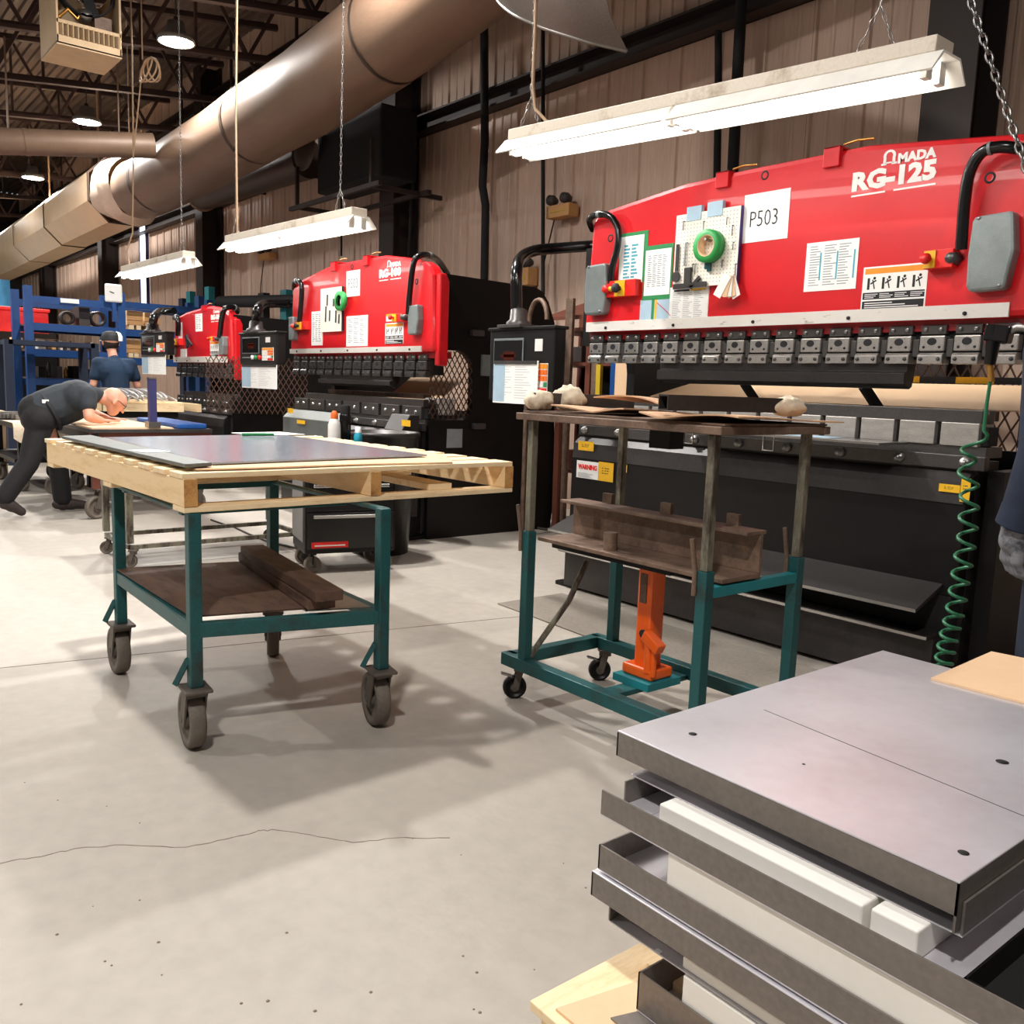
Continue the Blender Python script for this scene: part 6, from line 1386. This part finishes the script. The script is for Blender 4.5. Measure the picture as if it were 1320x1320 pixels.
# ------------------------------------------------------------------ rusty tool rack between the middle and largest presses
RK = thing('tool_rack', 'rusty brown tool rack standing behind the largest press pendant', 'rack', (-5.6, 5.5, 0))
yq = 5.42
xa, xb = P(690, 440, y=yq).x, P(880, 440, y=yq).x
for z in (.5, 1.0, 1.45, 1.75): MB().bb((xa, yq, z), (xb, yq+.6, z+.03)).build('shelf', 'rack', RK)
for x in (xa, xa+.75, xa+1.5, xb):
    MB().bb((x-.03, yq-.03, 0), (x+.03, yq+.03, 2.0)).build('upright', 'rack', RK); MB().bb((x-.03, yq+.57, 0), (x+.03, yq+.63, 2.0)).build('upright', 'rack', RK)
a = P(692, 400, y=yq-.1); c = P(752, 378, y=yq-.1); m = MB(); m.prism([(yq-.03, a.z-.06), (yq+.5, a.z+.12), (yq+.5, a.z+.10), (yq-.03, a.z-.09)], lambda u, v, d: (d, u, v), a.x, xb); m.build('canopy', 'rack', RK)
MB().bb((xa, yq+.6, 0), (xb, yq+.63, 2.0)).build('back_panel', 'brownsteel', RK)
# leaning bars and odd parts
for i, (px0, py0, px1, py1, w, mt, lb) in enumerate(((736, 385, 730, 520, .09, 'rust', 'wide rusty bar leaning at the tool rack'), (723, 440, 722, 520, .06, 'rack', 'perforated brown angle standing at the tool rack'), (769, 455, 769, 530, .08, 'rust', 'brown post seen under the tool holders'), (773, 470, 773, 525, .05, 'gold', 'thin yellow bar seen under the tool holders'), (793, 468, 793, 525, .07, 'blue', 'blue bar standing in the tool rack'), (803, 468, 803, 500, .13, 'cardboard', 'tan board standing in the tool rack'), (841, 466, 841, 490, .06, 'redbtn', 'red bar standing in the tool rack'))):
    a = P(px0, py0, y=5.33-.045*i); c = P(px1, py1, y=5.31-.045*i); m = MB(); m.bar(a, (c.x, c.y, 0.0), w, .03, up=(0, 1, 0))
    if i == 1:
        for k in range(10): q = a.lerp(Vector((c.x, c.y, 0)), .03+.045*k); m.lathe(q+Vector((0, -.017, 0)), [(0, -.002), (.012, -.002), (.012, 0)], 8, 'Y')
    solo(m, 'leaning_bar', mt, lb, 'bar', (c.x, c.y, 0))
q = [P(*p, y=4.6) for p in ((842, 485), (862, 503), (826, 503))]; m = MB(); m.prism([(P(826, 502, y=5.2).x, P(826, 502, y=5.2).z), (P(840, 484, y=5.2).x, P(840, 484, y=5.2).z), (P(862, 486, y=5.2).x, P(862, 486, y=5.2).z), (P(866, 503, y=5.2).x, P(866, 503, y=5.2).z)], lambda u, v, d: (u, d, v), 5.2, 5.23); m.bar(P(846, 500, y=5.215), (P(846, 500, y=5.215).x, 5.215, 0), .05, .03, up=(0, 1, 0)); solo(m, 'white_plate', 'plasticwhite', 'white trapezoid plate behind the largest press tools', 'plate', P(845, 503, y=5.2))
rnd = random.Random(5)
for k in range(14):
    z = (.533, 1.033, 1.483)[k % 3]; x = xa+.1+(xb-xa-.35)*(k//3)/4.5; h = rnd.uniform(.08, .2); mt = ('wire', 'rust', 'darksteel', 'rack', 'crate')[k % 5]
    m = MB()
    if k % 2: m.bb((x, yq+.06, z), (x+rnd.uniform(.08, .16), yq+.3, z+h))
    else: m.lathe((x+.06, yq+.15, z), [(0, 0), (.06, 0), (.06, h*.6), (.04, h), (0, h)], 12)
    solo(m, 'tool_part', mt, 'odd worn machine part on a shelf of the rusty tool rack', 'machine part', (x, yq+.15, z), .004, 'machine parts on the tool rack')
a = P(693, 432, y=4.75); m = MB(); m.tube([a+Vector((.11*math.cos(t), 0, .12+.16*math.sin(t))) for t in (PI*k/10 for k in range(11))]+[Vector((a.x-.11, a.y, 0))], .02, 8); 
solo(m, 'curved_pipe', 'rust', 'bent steel pipe hoop behind the largest press pendant', 'pipe', (a.x, a.y, 0))
# second small pallet behind the lifting cart
KP = thing('pallet', 'small pine pallet on the dark base behind the lifting cart', 'pallet', (-4.9, 3.5, .0))
# loose cable on the floor
m = MB(); m.tube([P(*p, z=.008) for p in ((272, 670), (292, 677), (297, 677), (320, 688), (345, 698), (380, 706))], .008, 6); solo(m, 'floor_cable', 'wire', 'thin dark cable lying on the floor beyond the work table', 'cable', P(300, 680, z=0))
m = MB(); m.tube([P(*p, z=.01) for p in ((645, 676), (660, 682), (690, 680), (712, 684))], .012, 6); solo(m, 'floor_cable', 'wire', 'black cable lying on the floor by the middle press base', 'cable', P(680, 680, z=0))
bpy.data.objects.remove(KP)
